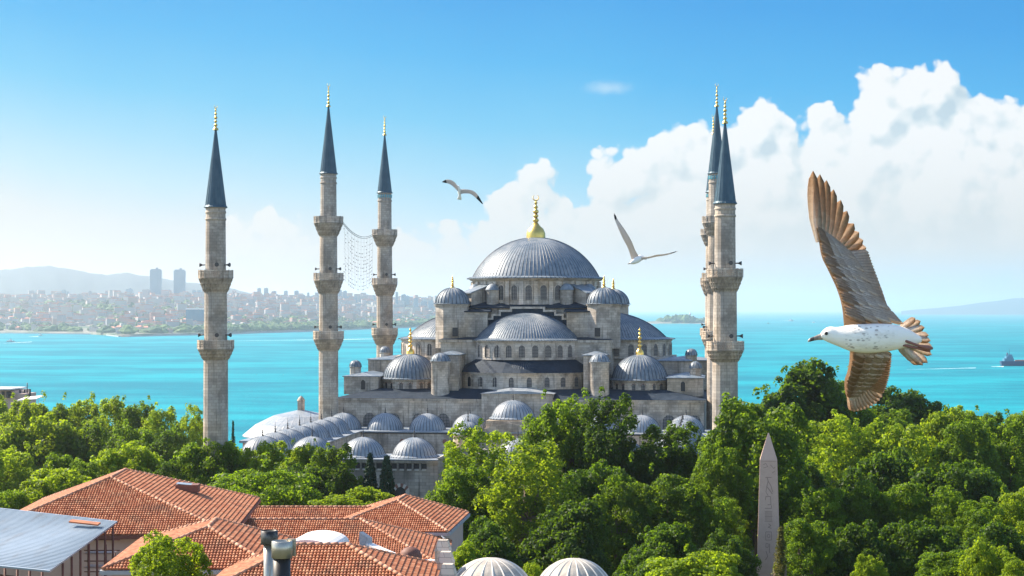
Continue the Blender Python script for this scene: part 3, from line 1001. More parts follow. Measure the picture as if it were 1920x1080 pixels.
# ------------------------------------------------------------------ courtyard
court = thing('courtyard', 'arcaded stone courtyard roofed with rows of small grey lead domes before the mosque', 'courtyard', (XC, 262, 0))
x0, x1 = XC - 33.7, XC + 33.7
zt = hz_(-21.0)
mb = MB()
mb.box(x0, x1, 234, 242, 0, zt)
mb.box(x0, x0 + 8, 242.01, 288, 0, zt)
mb.box(x1 - 8, x1, 242.01, 288, 0, zt)
mb.box(x0, x1, 288.01, 299.5, 0, zt - .3)
mb.box(x0 - .25, x1 + .25, 233.6, 242.2, zt - .35, zt)
cw = mb.build('arcade_wall', [M['stone']], court)
mb = MB()
mb.box(x0 - .4, x1 + .4, 233.4, 242.4, zt + .003, zt + .16)
for xa in (x0 - .3, x1 - 8.2):
    mb.box(xa, xa + 8.5, 242.41, 287.6, zt + .003, zt + .16)
mb.box(x0 - .3, x1 + .3, 287.61, 299.4, zt - .1, zt + .1)
mb.build('arcade_roof', M['pale_lead'], court)
# gallery openings and windows of the outer wall
for k in range(-30, 31):
    if abs(k) < 5 : continue
    x = XC + k * 1.05
    if -24 < k * 1.05 < -2:
        mb = MB()
        mb.box(x - .33, x + .33, 233.93, 233.97, hz_(-22.15), hz_(-21.45), 0)
        mb.box(x - .42, x - .34, 233.75, 234.0, hz_(-22.3), hz_(-21.36), 1)
        mb.box(x - .3, x + .3, 233.75, 234.0, hz_(-22.42), hz_(-22.25), 2)
        mb.build('gallery_opening', [M['dark_opening'], M['iron'], M['white_stone']], cw)
for k in (-4, -3, -2, 2, 3):
    window((XC + k * 3.7 - 1.2, 233.98, hz_(-28)), (0, -1, 0), 1.5, 3.2, cw, .5, .08, 'dark_opening', 'white_stone', vouss=True)
# inner facade of the portico
for k in range(-2, 3):
    mb = MB()
    pts = arch_pts(5.2, 9, 14)
    mb.poly([(XC + k * 7.4 + u, 287.97, hz_(-33) + v) for u, v in pts], 0)
    for q in (-3.7,):
        mb.lathe([(.02, 0), (.32, 0), (.36, -.05)], (0, 0, 0), 12) if False else None
    mb.build('portico_arch', M['dark_opening'], cw)
    mb = MB()
    for dx_ in (-3.7,):
        c = Vector((XC + k * 7.4 + dx_, 287.95, hz_(-22.6)))
        mb.add([c + Vector((.42 * math.cos(2 * PI * i / 14), 0, .42 * math.sin(2 * PI * i / 14))) for i in range(14)], [tuple(range(14))])
    mb.build('roundel', M['red_stone'], cw)
first = None
def court_dome(x, y, z=-20.85, r=3.12, h=2.75, m='pale_lead'):
    c = (x, y, hz_(z))
    d_ = dome('dome', c, r, h, 34, M[m], court, 1.12, .35, rh=.055)
    mb = MB()
    mb.lathe([(.22, 0), (.12, .25), (.06, .4), (.14, .55), (.05, .7), (.10, .85), (.03, 1.0), (.02, 1.7)], (x, y, hz_(z + h - .05)), 8)
    mb.build('finial', M['iron'], d_)
for k in range(-4, 5):
    if k == 0: continue
    court_dome(XC + 7.38 * k * (1 if abs(k) < 4 else .995), 238)
for k in range(1, 7):
    for sx in (-1, 1): court_dome(XC + sx * 29.5, 238 + 7.35 * k)
for k in range(-4, 5):
    if k == 0: court_dome(XC, 293.3, -18.9, 3.75, 3.2)
    else: court_dome(XC + 7.45 * k, 292.6, -21.2, 3.15, 3.15)
mb = MB()
mb.prism([(XC - 4.1, 288.4), (XC + 4.1, 288.4), (XC + 4.1, 297.4), (XC - 4.1, 297.4)], hz_(-22), hz_(-19.0))
mb.add([(XC - 4.3, 287.9, hz_(-22.6)), (XC + 4.3, 287.9, hz_(-22.6)), (XC + 4.3, 287.9, hz_(-20.3)), (XC, 287.9, hz_(-19.3)), (XC - 4.3, 287.9, hz_(-20.3)),
        (XC - 4.3, 288.4, hz_(-22.6)), (XC + 4.3, 288.4, hz_(-22.6)), (XC + 4.3, 288.4, hz_(-20.3)), (XC, 288.4, hz_(-19.3)), (XC - 4.3, 288.4, hz_(-20.3))],
       [(0, 1, 2, 3, 4), (1, 6, 7, 2), (2, 7, 8, 3), (3, 8, 9, 4), (4, 9, 5, 0)])
mb.build('portico_gable', M['stone'], court)
# entrance gate with its own dome
g_ = Vector((XC + .6, 235, 0))
mb = MB()
mb.box(g_.x - 3.6, g_.x + 3.6, 232.2, 239.5, 0, hz_(-20.6))
mb.add([(g_.x - 3.9, 231.9, hz_(-20.6)), (g_.x + 3.9, 231.9, hz_(-20.6)), (g_.x, 231.9, hz_(-18.9)), (g_.x - 3.9, 239.7, hz_(-20.6)), (g_.x + 3.9, 239.7, hz_(-20.6)), (g_.x, 239.7, hz_(-18.9))],
       [(0, 1, 2), (1, 4, 5, 2), (3, 0, 2, 5), (4, 3, 5), (0, 3, 4, 1)])
mb.lathe([(2.1, hz_(-20)), (2.1, hz_(-17.75)), (2.3, hz_(-17.6)), (2.3, hz_(-17.4)), (1.5, hz_(-17.38))], (g_.x, 236, 0), 12, smooth=False)
gt = mb.build('gatehouse', M['stone'], court)
window((g_.x, 232.18, 2), (0, -1, 0), 3.4, 9.5, gt, .4, .1, 'dark_opening')
d_ = dome('gate_dome', (g_.x, 236, hz_(-17.4)), 2.05, 1.75, 24, M['lead'], gt, 1.1, .2, rh=.05)
mb = MB()
mb.lathe([(.2, 0), (.1, .3), (.05, .5), (.13, .7), (.04, .9), (.09, 1.05), (.02, 1.7)], (g_.x, 236, hz_(-15.7)), 8)
mb.build('gate_finial', M['iron'], gt)

# pavilion with the broad pale lead roof left of the courtyard
pv_ = thing('pavilion', 'low pavilion with broad pale lead roof and stone chimney left of the mosque', 'pavilion', (XC - 41.5, 312, 0))
c = (XC - 42.2, 312)
mb = MB()
mb.lathe([(10.2, 0), (10.2, hz_(-23.6))], (c[0], c[1], 0), 12, smooth=False)
mb.build('wall', M['stone'], pv_)
mb = MB()
mb.lathe([(10.8, 0), (10.8, .15), (8.3, 2.2), (5.0, 3.8), (.1, 4.9)], (c[0], c[1], hz_(-23.6)), ribs=40, rh=.06, rw=.2)
mb.build('roof', [M['pale_lead'], M['lead_seam']], pv_)
mb = MB()
mb.box(c[0] - .55, c[0] + .55, c[1] - .55, c[1] + .55, hz_(-19.3), hz_(-17.1))
mb.lathe([(.75, 0), (.75, .15), (.45, .6), (.03, .95)], (c[0], c[1], hz_(-17.1)), 8)
mb.build('chimney', M['stone'], pv_)
# low outbuildings beside the left courtyard wall
ob = thing('outbuilding', 'low flat roofed outbuilding behind the lone left minaret', 'building', (XC - 45, 268, 0))
mb = MB()
p0, p1 = atY(455, 580, 285), atY(505, 580, 285)
mb.box(p0.x, p1.x, 285, 292, 0, hz_(-22.9))
mb.build('wall', M['plaster'], ob)
mb = MB()
mb.box(p0.x - .5, p1.x + .5, 284.5, 292.5, hz_(-22.9), hz_(-22.5))
mb.build('roof', M['pale_lead'], ob)


# ------------------------------------------------------------------ tiled roofs and other near buildings
random.seed(11)
def tiled(mb, pts, pitch=.22, course=.37, hgt=.09):
    pts = [Vector(p) for p in pts]
    nrm = (pts[1] - pts[0]).cross(pts[2] - pts[0]).normalized()
    if nrm.z < 0: nrm = -nrm
    e2 = (UP - nrm * nrm.z).normalized()
    e1 = e2.cross(nrm).normalized()
    o = pts[0]
    q = [((p - o).dot(e1), (p - o).dot(e2)) for p in pts]
    mb.k = .2
    mb.add([p - nrm * .02 for p in pts], [tuple(range(len(pts)))])
    def inside(x, y):
        r = False
        for (xa, ya), (xb, yb) in zip(q, q[1:] + q[:1]):
            if (ya > y) != (yb > y) and x < (xb - xa) * (y - ya) / (yb - ya) + xa: r = not r
        return r
    u0, u1 = min(a for a, b in q), max(a for a, b in q)
    v0, v1 = min(b for a, b in q), max(b for a, b in q)
    cs = [(-.5, 0), (-.3, .75), (0, 1), (.3, .75), (.5, 0)]
    j = 0
    v = v0
    while v < v1:
        u = u0 + pitch / 2
        while u < u1:
            if inside(u, v + course / 2):
                mb.k = min(1, max(0, random.gauss(.5, .26)))
                jx = random.uniform(-.012, .012)
                vs = []
                for vv, lift in ((v - .05, .085), (v + course, 0.0)):
                    for a, h in cs:
                        vs.append(o + e1 * (u + jx + a * pitch * .92) + e2 * vv + nrm * (h * hgt + lift))
                mb.add(vs + [o + e1 * (u + jx + a * pitch * .92) + e2 * (v - .05) for a in (-.5, .5)],
                       [(0, 1, 6, 5), (1, 2, 7, 6), (2, 3, 8, 7), (3, 4, 9, 8), (10, 11, 4, 3, 2, 1, 0)])
            u += pitch
        v += course
def ridge_caps(mb, a, b, r=.115, m=0, step=.48):
    a, b = Vector(a), Vector(b)
    L = (b - a).length
    n = max(1, int(L / step))
    for i in range(n):
        mb.k = random.random()
        p, q = a.lerp(b, i / n), a.lerp(b, (i + .93) / n)
        mb.tube(p + UP * .03, q + UP * .06, r, r * 1.22, 8, m)
def hip_roof(t_, R1, R2, front, back, left, right, drop, wall_z=0, inset=.7, faces='flrb', pitch=.22, fascia='grey_board', walls=True):
    """R1 near ridge end, R2 far ridge end; runs in metres; returns the corners"""
    R1, R2 = Vector(R1), Vector(R2)
    d = (R2 - R1); d.z = 0; d.normalize()
    p = Vector((d.y, -d.x, 0))
    z = R1.z - drop
    FL = R1 - d * front - p * left; FR_ = R1 - d * front + p * right
    BL = R2 + d * back - p * left; BR = R2 + d * back + p * right
    for c in (FL, FR_, BL, BR): c.z = z
    sides = {'f': [FL, FR_, R1], 'b': [BR, BL, R2], 'l': [BL, FL, R1, R2], 'r': [FR_, BR, R2, R1]}
    mb = MB()
    for k in faces: tiled(mb, sides[k], pitch)
    rf = mb.build('roof', M['roof_tile'], t_)
    mb = MB()
    for a, b in ((FL, R1), (FR_, R1), (R1, R2), (BL, R2), (BR, R2)): ridge_caps(mb, a + UP * .05, b + UP * .05)
    mb.build('ridge_tiles', M['ridge_tile'], rf)
    mb = MB()
    for a, b in ((FL, FR_), (FR_, BR), (BR, BL), (BL, FL)):
        m_ = (a + b) / 2; dv = (b - a) / 2; nn = dv.normalized().cross(UP)
        mb.obox(m_ - UP * .19 + nn * .1, dv, nn * .09, UP * .14)
    mb.build('gutter', M[fascia], rf)
    if walls:
        mb = MB()
        i = inset
        P4 = [FL + d * i + p * i, FR_ + d * i - p * i, BR - d * i - p * i, BL - d * i + p * i]
        mb.hexa([(c.x, c.y, wall_z) for c in P4] + [(c.x, c.y, z - .12) for c in P4])
        mb.build('wall', M['plaster'], t_)
    return FL, FR_, BL, BR

tA = thing('tiled_house', 'large house with hipped red tile roof and skylight, behind the metal shed', 'house', atD(250, 580, 152) * Vector((1, 1, 0)) if False else (atD(250, 580, 152).x, atD(250, 580, 152).y, 0), 'red tiled houses')
hip_roof(tA, atD(207, 897, 150), atD(235, 882, 157.9), 9.4, 9.0, 9.5, 11.5, 3.75, fascia='rust')
mb = MB()
a = atD(352, 915, 157)
mb.obox(a, (1.0, .2, 0), (-.15, .8, 0), (0, 0, .35), 0)
mb.obox(a + Vector((0, 0, .37)), (.95, .19, -.1), (-.13, .7, 0), (0, 0, .02), 1)
mb.build('skylight', [M['rust'], M['metal_sheet']], tA)

p = atD(400, 580, 123)
tB = thing('tiled_house', 'low hipped tile roof behind the leafy bush at the lower left', 'house', (p.x, p.y, 0), 'red tiled houses')
hip_roof(tB, atD(390, 990, 122), atD(405, 975, 126.4), 5.6, 5, 6.4, 5.2, 2.1, inset=.5)

p = atD(550, 580, 168)
tC = thing('tiled_house', 'long tile roof with level ridge, rearmost, below the cypresses', 'house', (p.x, p.y, 0), 'red tiled houses')
e = atD(560, 952, 172)
def x_ridge_roof(t_, A, B, run, drop, hipr=0, hipl=0, back=None, pitch=.22, wall=True):
    """ridge from A (left) to B (right), level; front slope faces the camera"""
    A, B = Vector(A), Vector(B)
    B.z = A.z
    d = (B - A); d.z = 0; d.normalize()
    nn = Vector((d.y, -d.x, 0))
    back = back or run
    z = A.z - drop
    f = lambda P_, a, b: Vector((P_.x + d.x * a + nn.x * b, P_.y + d.y * a + nn.y * b, z))
    FL, FR_, BL, BR = f(A, -hipl, run), f(B, hipr, run), f(A, -hipl, -back), f(B, hipr, -back)
    mb = MB()
    tiled(mb, [FL, FR_, B, A], pitch)
    tiled(mb, [BR, BL, A, B], pitch)
    if hipr: tiled(mb, [FR_, BR, B], pitch)
    if hipl: tiled(mb, [BL, FL, A], pitch)
    rf = mb.build('roof', M['roof_tile'], t_)
    mb = MB()
    ridge_caps(mb, A + UP * .05, B + UP * .05)
    for P_, c1, c2, h_ in ((A, FL, BL, hipl), (B, FR_, BR, hipr)):
        ridge_caps(mb, c1 + UP * .05, P_ + UP * .05); ridge_caps(mb, c2 + UP * .05, P_ + UP * .05)
    mb.build('ridge_tiles', M['ridge_tile'], rf)
    if wall:
        mb = MB()
        i = .5
        P4 = [FL + d * i - nn * i, FR_ - d * i - nn * i, BR - d * i + nn * i, BL + d * i + nn * i]
        mb.hexa([(c.x, c.y, 0) for c in P4] + [(c.x, c.y, z - .1) for c in P4])
        mb.build('wall', M['plaster'], t_)
    return FL, FR_, BL, BR
x_ridge_roof(tC, atD(418, 952, 172), atD(705, 952, 172), 8, 3.2, 0, 0)
p = atD(550, 580, 152)
tC2 = thing('tiled_house', 'broad tile roof in the middle of the tiled houses with red hipped right end', 'house', (p.x, p.y, 0), 'red tiled houses')
x_ridge_roof(tC2, atD(408, 975, 155), atD(675, 974, 155), 8.5, 3.1, 8, 2)
p = atD(755, 580, 170)
tC3 = thing('tiled_house', 'small hipped tile roof with grey gutter beside the stone courtyard wall', 'house', (p.x, p.y, 0), 'red tiled houses')
hip_roof(tC3, atD(745, 940, 168), atD(760, 930, 172.8), 5.5, 5, 6.5, 5.8, 2.25, inset=.5)
p = atD(610, 580, 112)
tD = thing('tiled_house', 'nearest tile roof, right behind the sooty flues at the bottom edge', 'house', (p.x, p.y, 0), 'red tiled houses')
x_ridge_roof(tD, atD(560, 1023, 112), atD(650, 1023, 112), 6.2, 2.3, 6, 5.5)

# white barrel vault and white sloping parapet
c = atD(592, 1024, 121)
mb = MB()
prof = []
for i in range(13):
    a = PI * i / 12
    prof.append((1.85 * math.cos(a), .80 * math.sin(a)))
for k in range(12):
    (xa, za), (xb, zb) = prof[k], prof[k + 1]
    for j, (ya, yb) in enumerate(((-2.6, -1.3), (-1.3, 0), (0, 1.3), (1.3, 2.6))):
        mb.hexa([(c.x + xa, c.y + ya + .03, c.z - 2.5), (c.x + xb, c.y + ya + .03, c.z - 2.5), (c.x + xb, c.y + yb, c.z - 2.5), (c.x + xa, c.y + yb, c.z - 2.5),
                 (c.x + xa, c.y + ya + .03, c.z + za), (c.x + xb, c.y + ya + .03, c.z + zb), (c.x + xb, c.y + yb, c.z + zb), (c.x + xa, c.y + yb, c.z + za)])
tag(mb.build('barrel_vault', M['white_paint']), 'white barrel vaulted roof peeping over the nearest tile ridge', 'vault')
a, b = atD(692, 1022, 129), atD(822, 1078, 124)
a2, b2 = atD(692, 1040, 129), atD(822, 1096, 124)
tp = thing('parapet_wall', 'white coped parapet sloping down between two tile roofs', 'wall', (((a + b) / 2).x, ((a + b) / 2).y, 0))
dv = (b - a)
nn = Vector((dv.y, -dv.x, 0)).normalized()
mb = MB()
for s_, top, bot, m_ in ((.18, 0, 2.5, 0),):
    mb.hexa([a - nn * s_ - UP * bot, b - nn * s_ - UP * bot, b + nn * s_ - UP * bot, a + nn * s_ - UP * bot, a - nn * s_, b - nn * s_, b + nn * s_, a + nn * s_])
mb.hexa([a - nn * .2 + Vector((-.6, 0, -1.4)), a - nn * .2 + Vector((.1, 0, -1.4)), a + nn * .2 + Vector((.1, 0, -1.4)), a + nn * .2 + Vector((-.6, 0, -1.4)),
         a - nn * .2 + Vector((-.6, 0, 1.0)), a - nn * .2 + Vector((.1, 0, .55)), a + nn * .2 + Vector((.1, 0, .55)), a + nn * .2 + Vector((-.6, 0, 1.0))])
mb.build('wall', M['grey_board'], tp)
mb = MB()
q = UP * .14
mb.hexa([a - nn * .34, b - nn * .34, b + nn * .34, a + nn * .34, a - nn * .34 + q, b - nn * .34 + q, b + nn * .34 + q, a + nn * .34 + q])
mb.build('coping', M['white_paint'], tp)
mb = MB()
c = atD(770, 1042, 138)
mb.lathe([(.9, -1), (.9, 0), (.8, .35), (.5, .62), (.02, .75)], c, 12, smooth=True)
mb.box(c.x + .2, c.x + 3.2, c.y - .6, c.y - .1, c.z - .8, c.z - .25, 1)
tag(mb.build('roof_vent', [M['rust'], M['white_paint']]), 'small dark rounded roof vent on the red hipped slope', 'vent')

# stepped stone pinnacles
LP_ = ['farthest of the three tapered stone pinnacles, a gull on its top', 'middle one of the three tapered stone pinnacles', 'nearest of the three tapered stone pinnacles, at the bottom edge']
for (px, py, D), lb in zip(((831, 1012, 121), (836, 1034, 116), (840, 1057, 111)), LP_):
    c = atD(px, py, D)
    mb = MB()
    w_, t_w, hh = .52, .33, .75
    dz_ = c.z - hh
    mb.hexa([(c.x - w_, c.y - w_, 0), (c.x + w_, c.y - w_, 0), (c.x + w_, c.y + w_, 0), (c.x - w_, c.y + w_, 0), (c.x - w_, c.y - w_, dz_), (c.x + w_, c.y - w_, dz_), (c.x + w_, c.y + w_, dz_), (c.x - w_, c.y + w_, dz_)])
    w2 = w_ + .04
    mb.hexa([(c.x - w2, c.y - w2, dz_), (c.x + w2, c.y - w2, dz_), (c.x + w2, c.y + w2, dz_), (c.x - w2, c.y + w2, dz_),
             (c.x - t_w, c.y - t_w, c.z), (c.x + t_w, c.y - t_w, c.z), (c.x + t_w, c.y + t_w, c.z), (c.x - t_w, c.y + t_w, c.z)])
    ob_ = mb.build('stone_pinnacle', M['pale_stone'])
    tag(ob_, lb, 'pinnacle', 'stepped stone pinnacles')

# flues
c = atD(505, 1080, 100)
t1 = thing('chimney_flue', 'grey metal flue with wide soot blackened cap', 'chimney', (c.x, c.y, c.z - 3))
mb = MB(); mb.tube(c - UP * 3, atD(505, 1021, 100), .34, n=20); mb.build('pipe', M['bright_metal'], t1)
mb = MB()
e = atD(505, 1020, 100)
mb.lathe([(.2, -.05), (.5, .0), (.5, .78), (.44, .8), (.42, .5), (.02, .48)], e, 24)
mb.build('cap', M['sooty_metal'], t1)
c = atD(529, 1085, 97)
t2 = thing('chimney_flue', 'shorter metal flue with bright cylindrical cowl and sooty pipe', 'chimney', (c.x, c.y, c.z - 3))
mb = MB(); mb.tube(c - UP * 3, atD(528, 1046, 97), .5, n=24); mb.build('pipe', M['sooty_metal'], t2)
mb = MB()
e = atD(529, 1046, 97)
mb.lathe([(.5, 0), (.6, .02), (.6, .95), (.55, .98), (.5, .9), (.48, .6), (.02, .55)], e, 28)
mb.obox(e + Vector((.45, .35, .55)), (.26, 0, 0), (0, .05, 0), (0, 0, .5))
mb.build('cowl', M['bright_metal'], t2)

# bath-house domes at the bottom edge
for px, py, hw, lb in ((920, 1046, 72, 'lead dome at the bottom edge just right of the stone pinnacles'), (1077, 1047, 62, 'smaller lead dome at the bottom edge in front of the big trees')):
    D = 116
    r = hw * D / F * 1.12
    c = atD(px, py, D)
    td = thing('bath_dome', lb, 'dome', (c.x, c.y, 0), 'bath house domes')
    z = c.z - r * .78
    dome('dome_roof', (c.x, c.y, z), r, r * .78, 18, M['bath_lead'], td, 1.06, .2, rh=.09)
    mb = MB(); mb.lathe([(r * .98, -z), (r * .98, 0)], (c.x, c.y, z), 24); mb.build('wall', M['stone'], td)
    mb = MB()
    for k in range(5):
        a = FR + (k - 2) * .42
        u = Vector((math.cos(a), math.sin(a), 0)); v = Vector((-u.y, u.x, 0))
        mb.obox(Vector((c.x, c.y, z + .15)) + u * (r * 1.0), u * .08, v * .35, (0, 0, .3))
    mb.build('skylight_blocks', M['white_stone'], td)

# metal shed roof with posts and scaffold
FRp, BRp, BLp, FLp = atD(93, 1070, 118), atD(220, 977, 132), atD(-70, 944, 142), atD(-90, 1052, 122)
ts_ = thing('metal_shed', 'open shed with blue grey sheet metal roof and rusty posts', 'shed', (atD(60, 580, 128).x, atD(60, 580, 128).y, 0))
mb = MB()
nrm = (FRp - FLp).cross(BRp - FLp).normalized()
if nrm.z < 0: nrm = -nrm
q = nrm * .12
mb.hexa([FLp - q, FRp - q, BRp - q, BLp - q, FLp, FRp, BRp, BLp])
for k in range(1, 44):
    a, b = FLp.lerp(BLp, k / 44), FRp.lerp(BRp, k / 44)
    m_ = (a + b) / 2
    dv = (b - a) / 2
    up_ = (BLp - FLp).normalized()
    mb.obox(m_ + nrm * .02, dv, up_ * .05, nrm * .03)
rf = mb.build('sheet_roof', M['metal_sheet'], ts_)
mb = MB()
a, b = atD(132, 978, 131), atD(186, 984, 130)
mb.obox((a + b) / 2 + nrm * .05, (b - a) / 2, (BRp - FRp).normalized() * .35, nrm * .06)
mb.build('roof_hatch', M['roof_tile'], rf)
for k in range(8):
    for e0, e1 in ((FLp, FRp), (FRp, BRp)):
        if k in (0,) and e0 is FRp: continue
        p = e0.lerp(e1, (k + .4) / 8) - nrm * .15
        if p.x < BLp.x - 3: continue
        mb = MB(); mb.tube((p.x, p.y, 0), p, .09, n=8); mb.build('post', M['rust'], ts_)
mb = MB()
a, b = FLp.lerp(BLp, .12) - UP * 1.2, FRp.lerp(BRp, .12) - UP * 1.2
mb.hexa([(a.x, a.y, 0), (b.x, b.y, 0), (b.x, b.y + .2, 0), (a.x, a.y + .2, 0), (a.x, a.y, a.z), (b.x, b.y, b.z), (b.x, b.y + .2, b.z), (a.x, a.y + .2, a.z)])
mb.build('boarding', M['rust'], ts_)
sf = thing('scaffold', 'rusty scaffold of poles and planks between shed and tiled house', 'scaffold', (atD(190, 580, 134).x, atD(190, 580, 134).y, 0))
for i in range(4):
    for j in range(2):
        p = atD(165 + 17 * i, 1080, 131 + 2.5 * j)
        mb = MB(); mb.tube((p.x, p.y, 8), (p.x, p.y, 18.6 - .5 * i), .055, n=6); mb.build('pole', M['rust'], sf)
for k in range(4):
    a, b = atD(158, 1012 + 20 * k, 131), atD(225, 1012 + 20 * k, 131)
    mb = MB(); mb.tube(a, b, .045, n=6); mb.build('rail', M['rust'], sf)
for k in range(2):
    a, b = atD(163, 1036 + 26 * k, 132), atD(214, 1036 + 26 * k, 132)
    mb = MB(); mb.obox((a + b) / 2, (b - a) / 2, (0, .7, 0), (0, 0, .05)); mb.build('plank', M['plaster'], sf)

# roofs by the sea at the far left
p = atD(30, 580, 430)
tl = thing('roadside_block', 'pale flat roofed block with roof poles at the far left over the trees', 'building', (p.x, p.y, -8))
mb = MB()
a, b = atD(-30, 742, 430), atD(31, 742, 430)
mb.box(a.x, b.x, a.y, a.y + 9, -10, atD(0, 732, 430).z)
a2, b2 = atD(31, 740, 432), atD(54, 740, 432)
mb.box(b.x + .01, b2.x, a.y + .5, a.y + 8, -10, atD(0, 738, 430).z)
mb.build('wall', M['plaster'], tl)
mb = MB()
a, b = atD(-30, 730, 429), atD(24, 730, 429)
mb.box(a.x, b.x, a.y - .8, a.y + 9.5, a.z - .1, a.z + .25)
mb.build('roof_slab', M['white_paint'], tl)
for px, py in ((7, 728), (42, 731), (48, 718), (53, 730), (34, 732)):
    p = atD(px, py, 431)
    mb = MB(); mb.tube((p.x, p.y + 1, p.z - 3), (p.x, p.y + 1, p.z), .12 if px == 48 else .3, n=8); mb.build('roof_pole', M['iron'], tl)
for px in (8, 17, 21):
    p = atD(px, 738, 429)
    mb = MB(); mb.box(p.x - .35, p.x + .35, p.y - .9, p.y - .6, p.z - 1.0, p.z + .6); mb.build('window', M['dark_opening'], tl)
p = atD(58, 580, 405)
tl = thing('roof_terrace', 'white awning roof on thin posts just right of the pale block', 'awning', (p.x, p.y, -6))
mb = MB()
a, b = atD(40, 748, 405), atD(76, 745, 405)
mb.obox((a + b) / 2, (b - a) / 2, (.2, 2.2, .3), (0, 0, .1))
mb.build('canopy', M['white_paint'], tl)
for px in (42, 46, 62, 72):
    p = atD(px, 749, 404)
    mb = MB(); mb.tube((p.x, p.y, -8), p, .09, n=6); mb.build('post', M['white_paint'], tl)

# ------------------------------------------------------------------ obelisk
D = 190
tip = atD(1441, 812, D)
ob_t = thing('obelisk', 'pink granite obelisk carved with picture writing, rising before the dark trees', 'obelisk', (tip.x, tip.y, 0))
yaw = TH + R(-8)
ux = Vector((math.cos(yaw), math.sin(yaw), 0)); uy = Vector((-math.sin(yaw), math.cos(yaw), 0))
w1, w0 = .95, 1.42
zt1 = tip.z - 2.95
c0 = Vector((tip.x, tip.y, 0))
f = lambda a, b, z: c0 + ux * a + uy * b + UP * z
mb = MB()
mb.hexa([f(-w0, -w0, 2.5), f(w0, -w0, 2.5), f(w0, w0, 2.5), f(-w0, w0, 2.5), f(-w1, -w1, zt1), f(w1, -w1, zt1), f(w1, w1, zt1), f(-w1, w1, zt1)])
mb.hexa([f(-w1, -w1, zt1 + .002), f(w1, -w1, zt1 + .002), f(w1, w1, zt1 + .002), f(-w1, w1, zt1 + .002), f(-.06, -.06, tip.z), f(.06, -.06, tip.z), f(.06, .06, tip.z), f(-.06, .06, tip.z)])
mb.build('shaft', M['obelisk_granite'], ob_t)
mb = MB()
mb.obox(f(0, 0, 1.25), ux * 2.2, uy * 2.2, UP * 1.25)
mb.build('pedestal', M['white_stone'], ob_t)
mb = MB()
def wz(z): return w0 + (w1 - w0) * (z - 2.5) / (zt1 - 2.5)
def stroke(pts, th=.05):
    th *= .62
    for (a, za), (b, zb) in zip(pts, pts[1:]):
        za_, zb_ = zt1 - za, zt1 - zb
        A, B = f(a, -wz(za_) - .003, za_), f(b, -wz(zb_) - .003, zb_)
        dv = (B - A) / 2
        n_ = dv.normalized().cross(uy)
        mb.obox((A + B) / 2, dv + dv.normalized() * th * .4, n_ * th, uy * .012)
# panel line, falcon, throne, water lines, box, sun disc, reed
stroke([(-.8, .1), (.8, .1)], .03)
stroke([(-.6, .5), (-.3, .35), (-.1, .7), (-.55, .85)], .04); stroke([(.2, .5), (.55, .9), (.7, .75)], .04); stroke([(.4, 1.4), (.65, 1.2)], .04)
stroke([(-.35, 1.9), (.3, 1.9)], .05); stroke([(-.15, 1.95), (-.05, 2.3), (-.2, 2.9), (.15, 3.35), (.4, 3.7)], .06); stroke([(-.05, 2.3), (.25, 2.8), (.45, 3.5)], .05)
stroke([(-.2, 2.9), (-.3, 3.5), (-.05, 3.9)], .045)
stroke([(-.35, 4.4), (-.3, 4.0), (.2, 4.0), (.25, 4.9), (-.1, 4.9)], .05); stroke([(-.4, 5.3), (.3, 5.3), (.3, 5.0)], .05)
for q in range(6): stroke([(-.35 + .13 * q, 5.7), (-.35 + .13 * q, 6.7)], .025)
stroke([(-.42, 5.65), (.4, 5.65)], .03); stroke([(-.42, 6.75), (.4, 6.75)], .03); stroke([(-.42, 6.2), (.4, 6.2)], .03)
stroke([(.0, 7.0), (.25, 7.2), (-.05, 7.4), (.3, 7.5)], .05)
stroke([(-.32, 7.9), (.3, 7.9), (.3, 8.8), (-.32, 8.8), (-.32, 7.9)], .04)
stroke([(.14 * math.cos(k * PI / 6), 8.35 + .2 * math.sin(k * PI / 6)) for k in range(13)], .035)
stroke([(-.3, 9.2), (-.3, 9.6), (-.05, 9.6), (-.05, 9.2), (-.3, 9.2)], .04); stroke([(.1, 9.2), (.1, 10.2)], .05); stroke([(-.3, 10.0), (-.1, 10.6), (-.35, 11)], .05)
mb.build('carved_signs', M['carving'], ob_t)


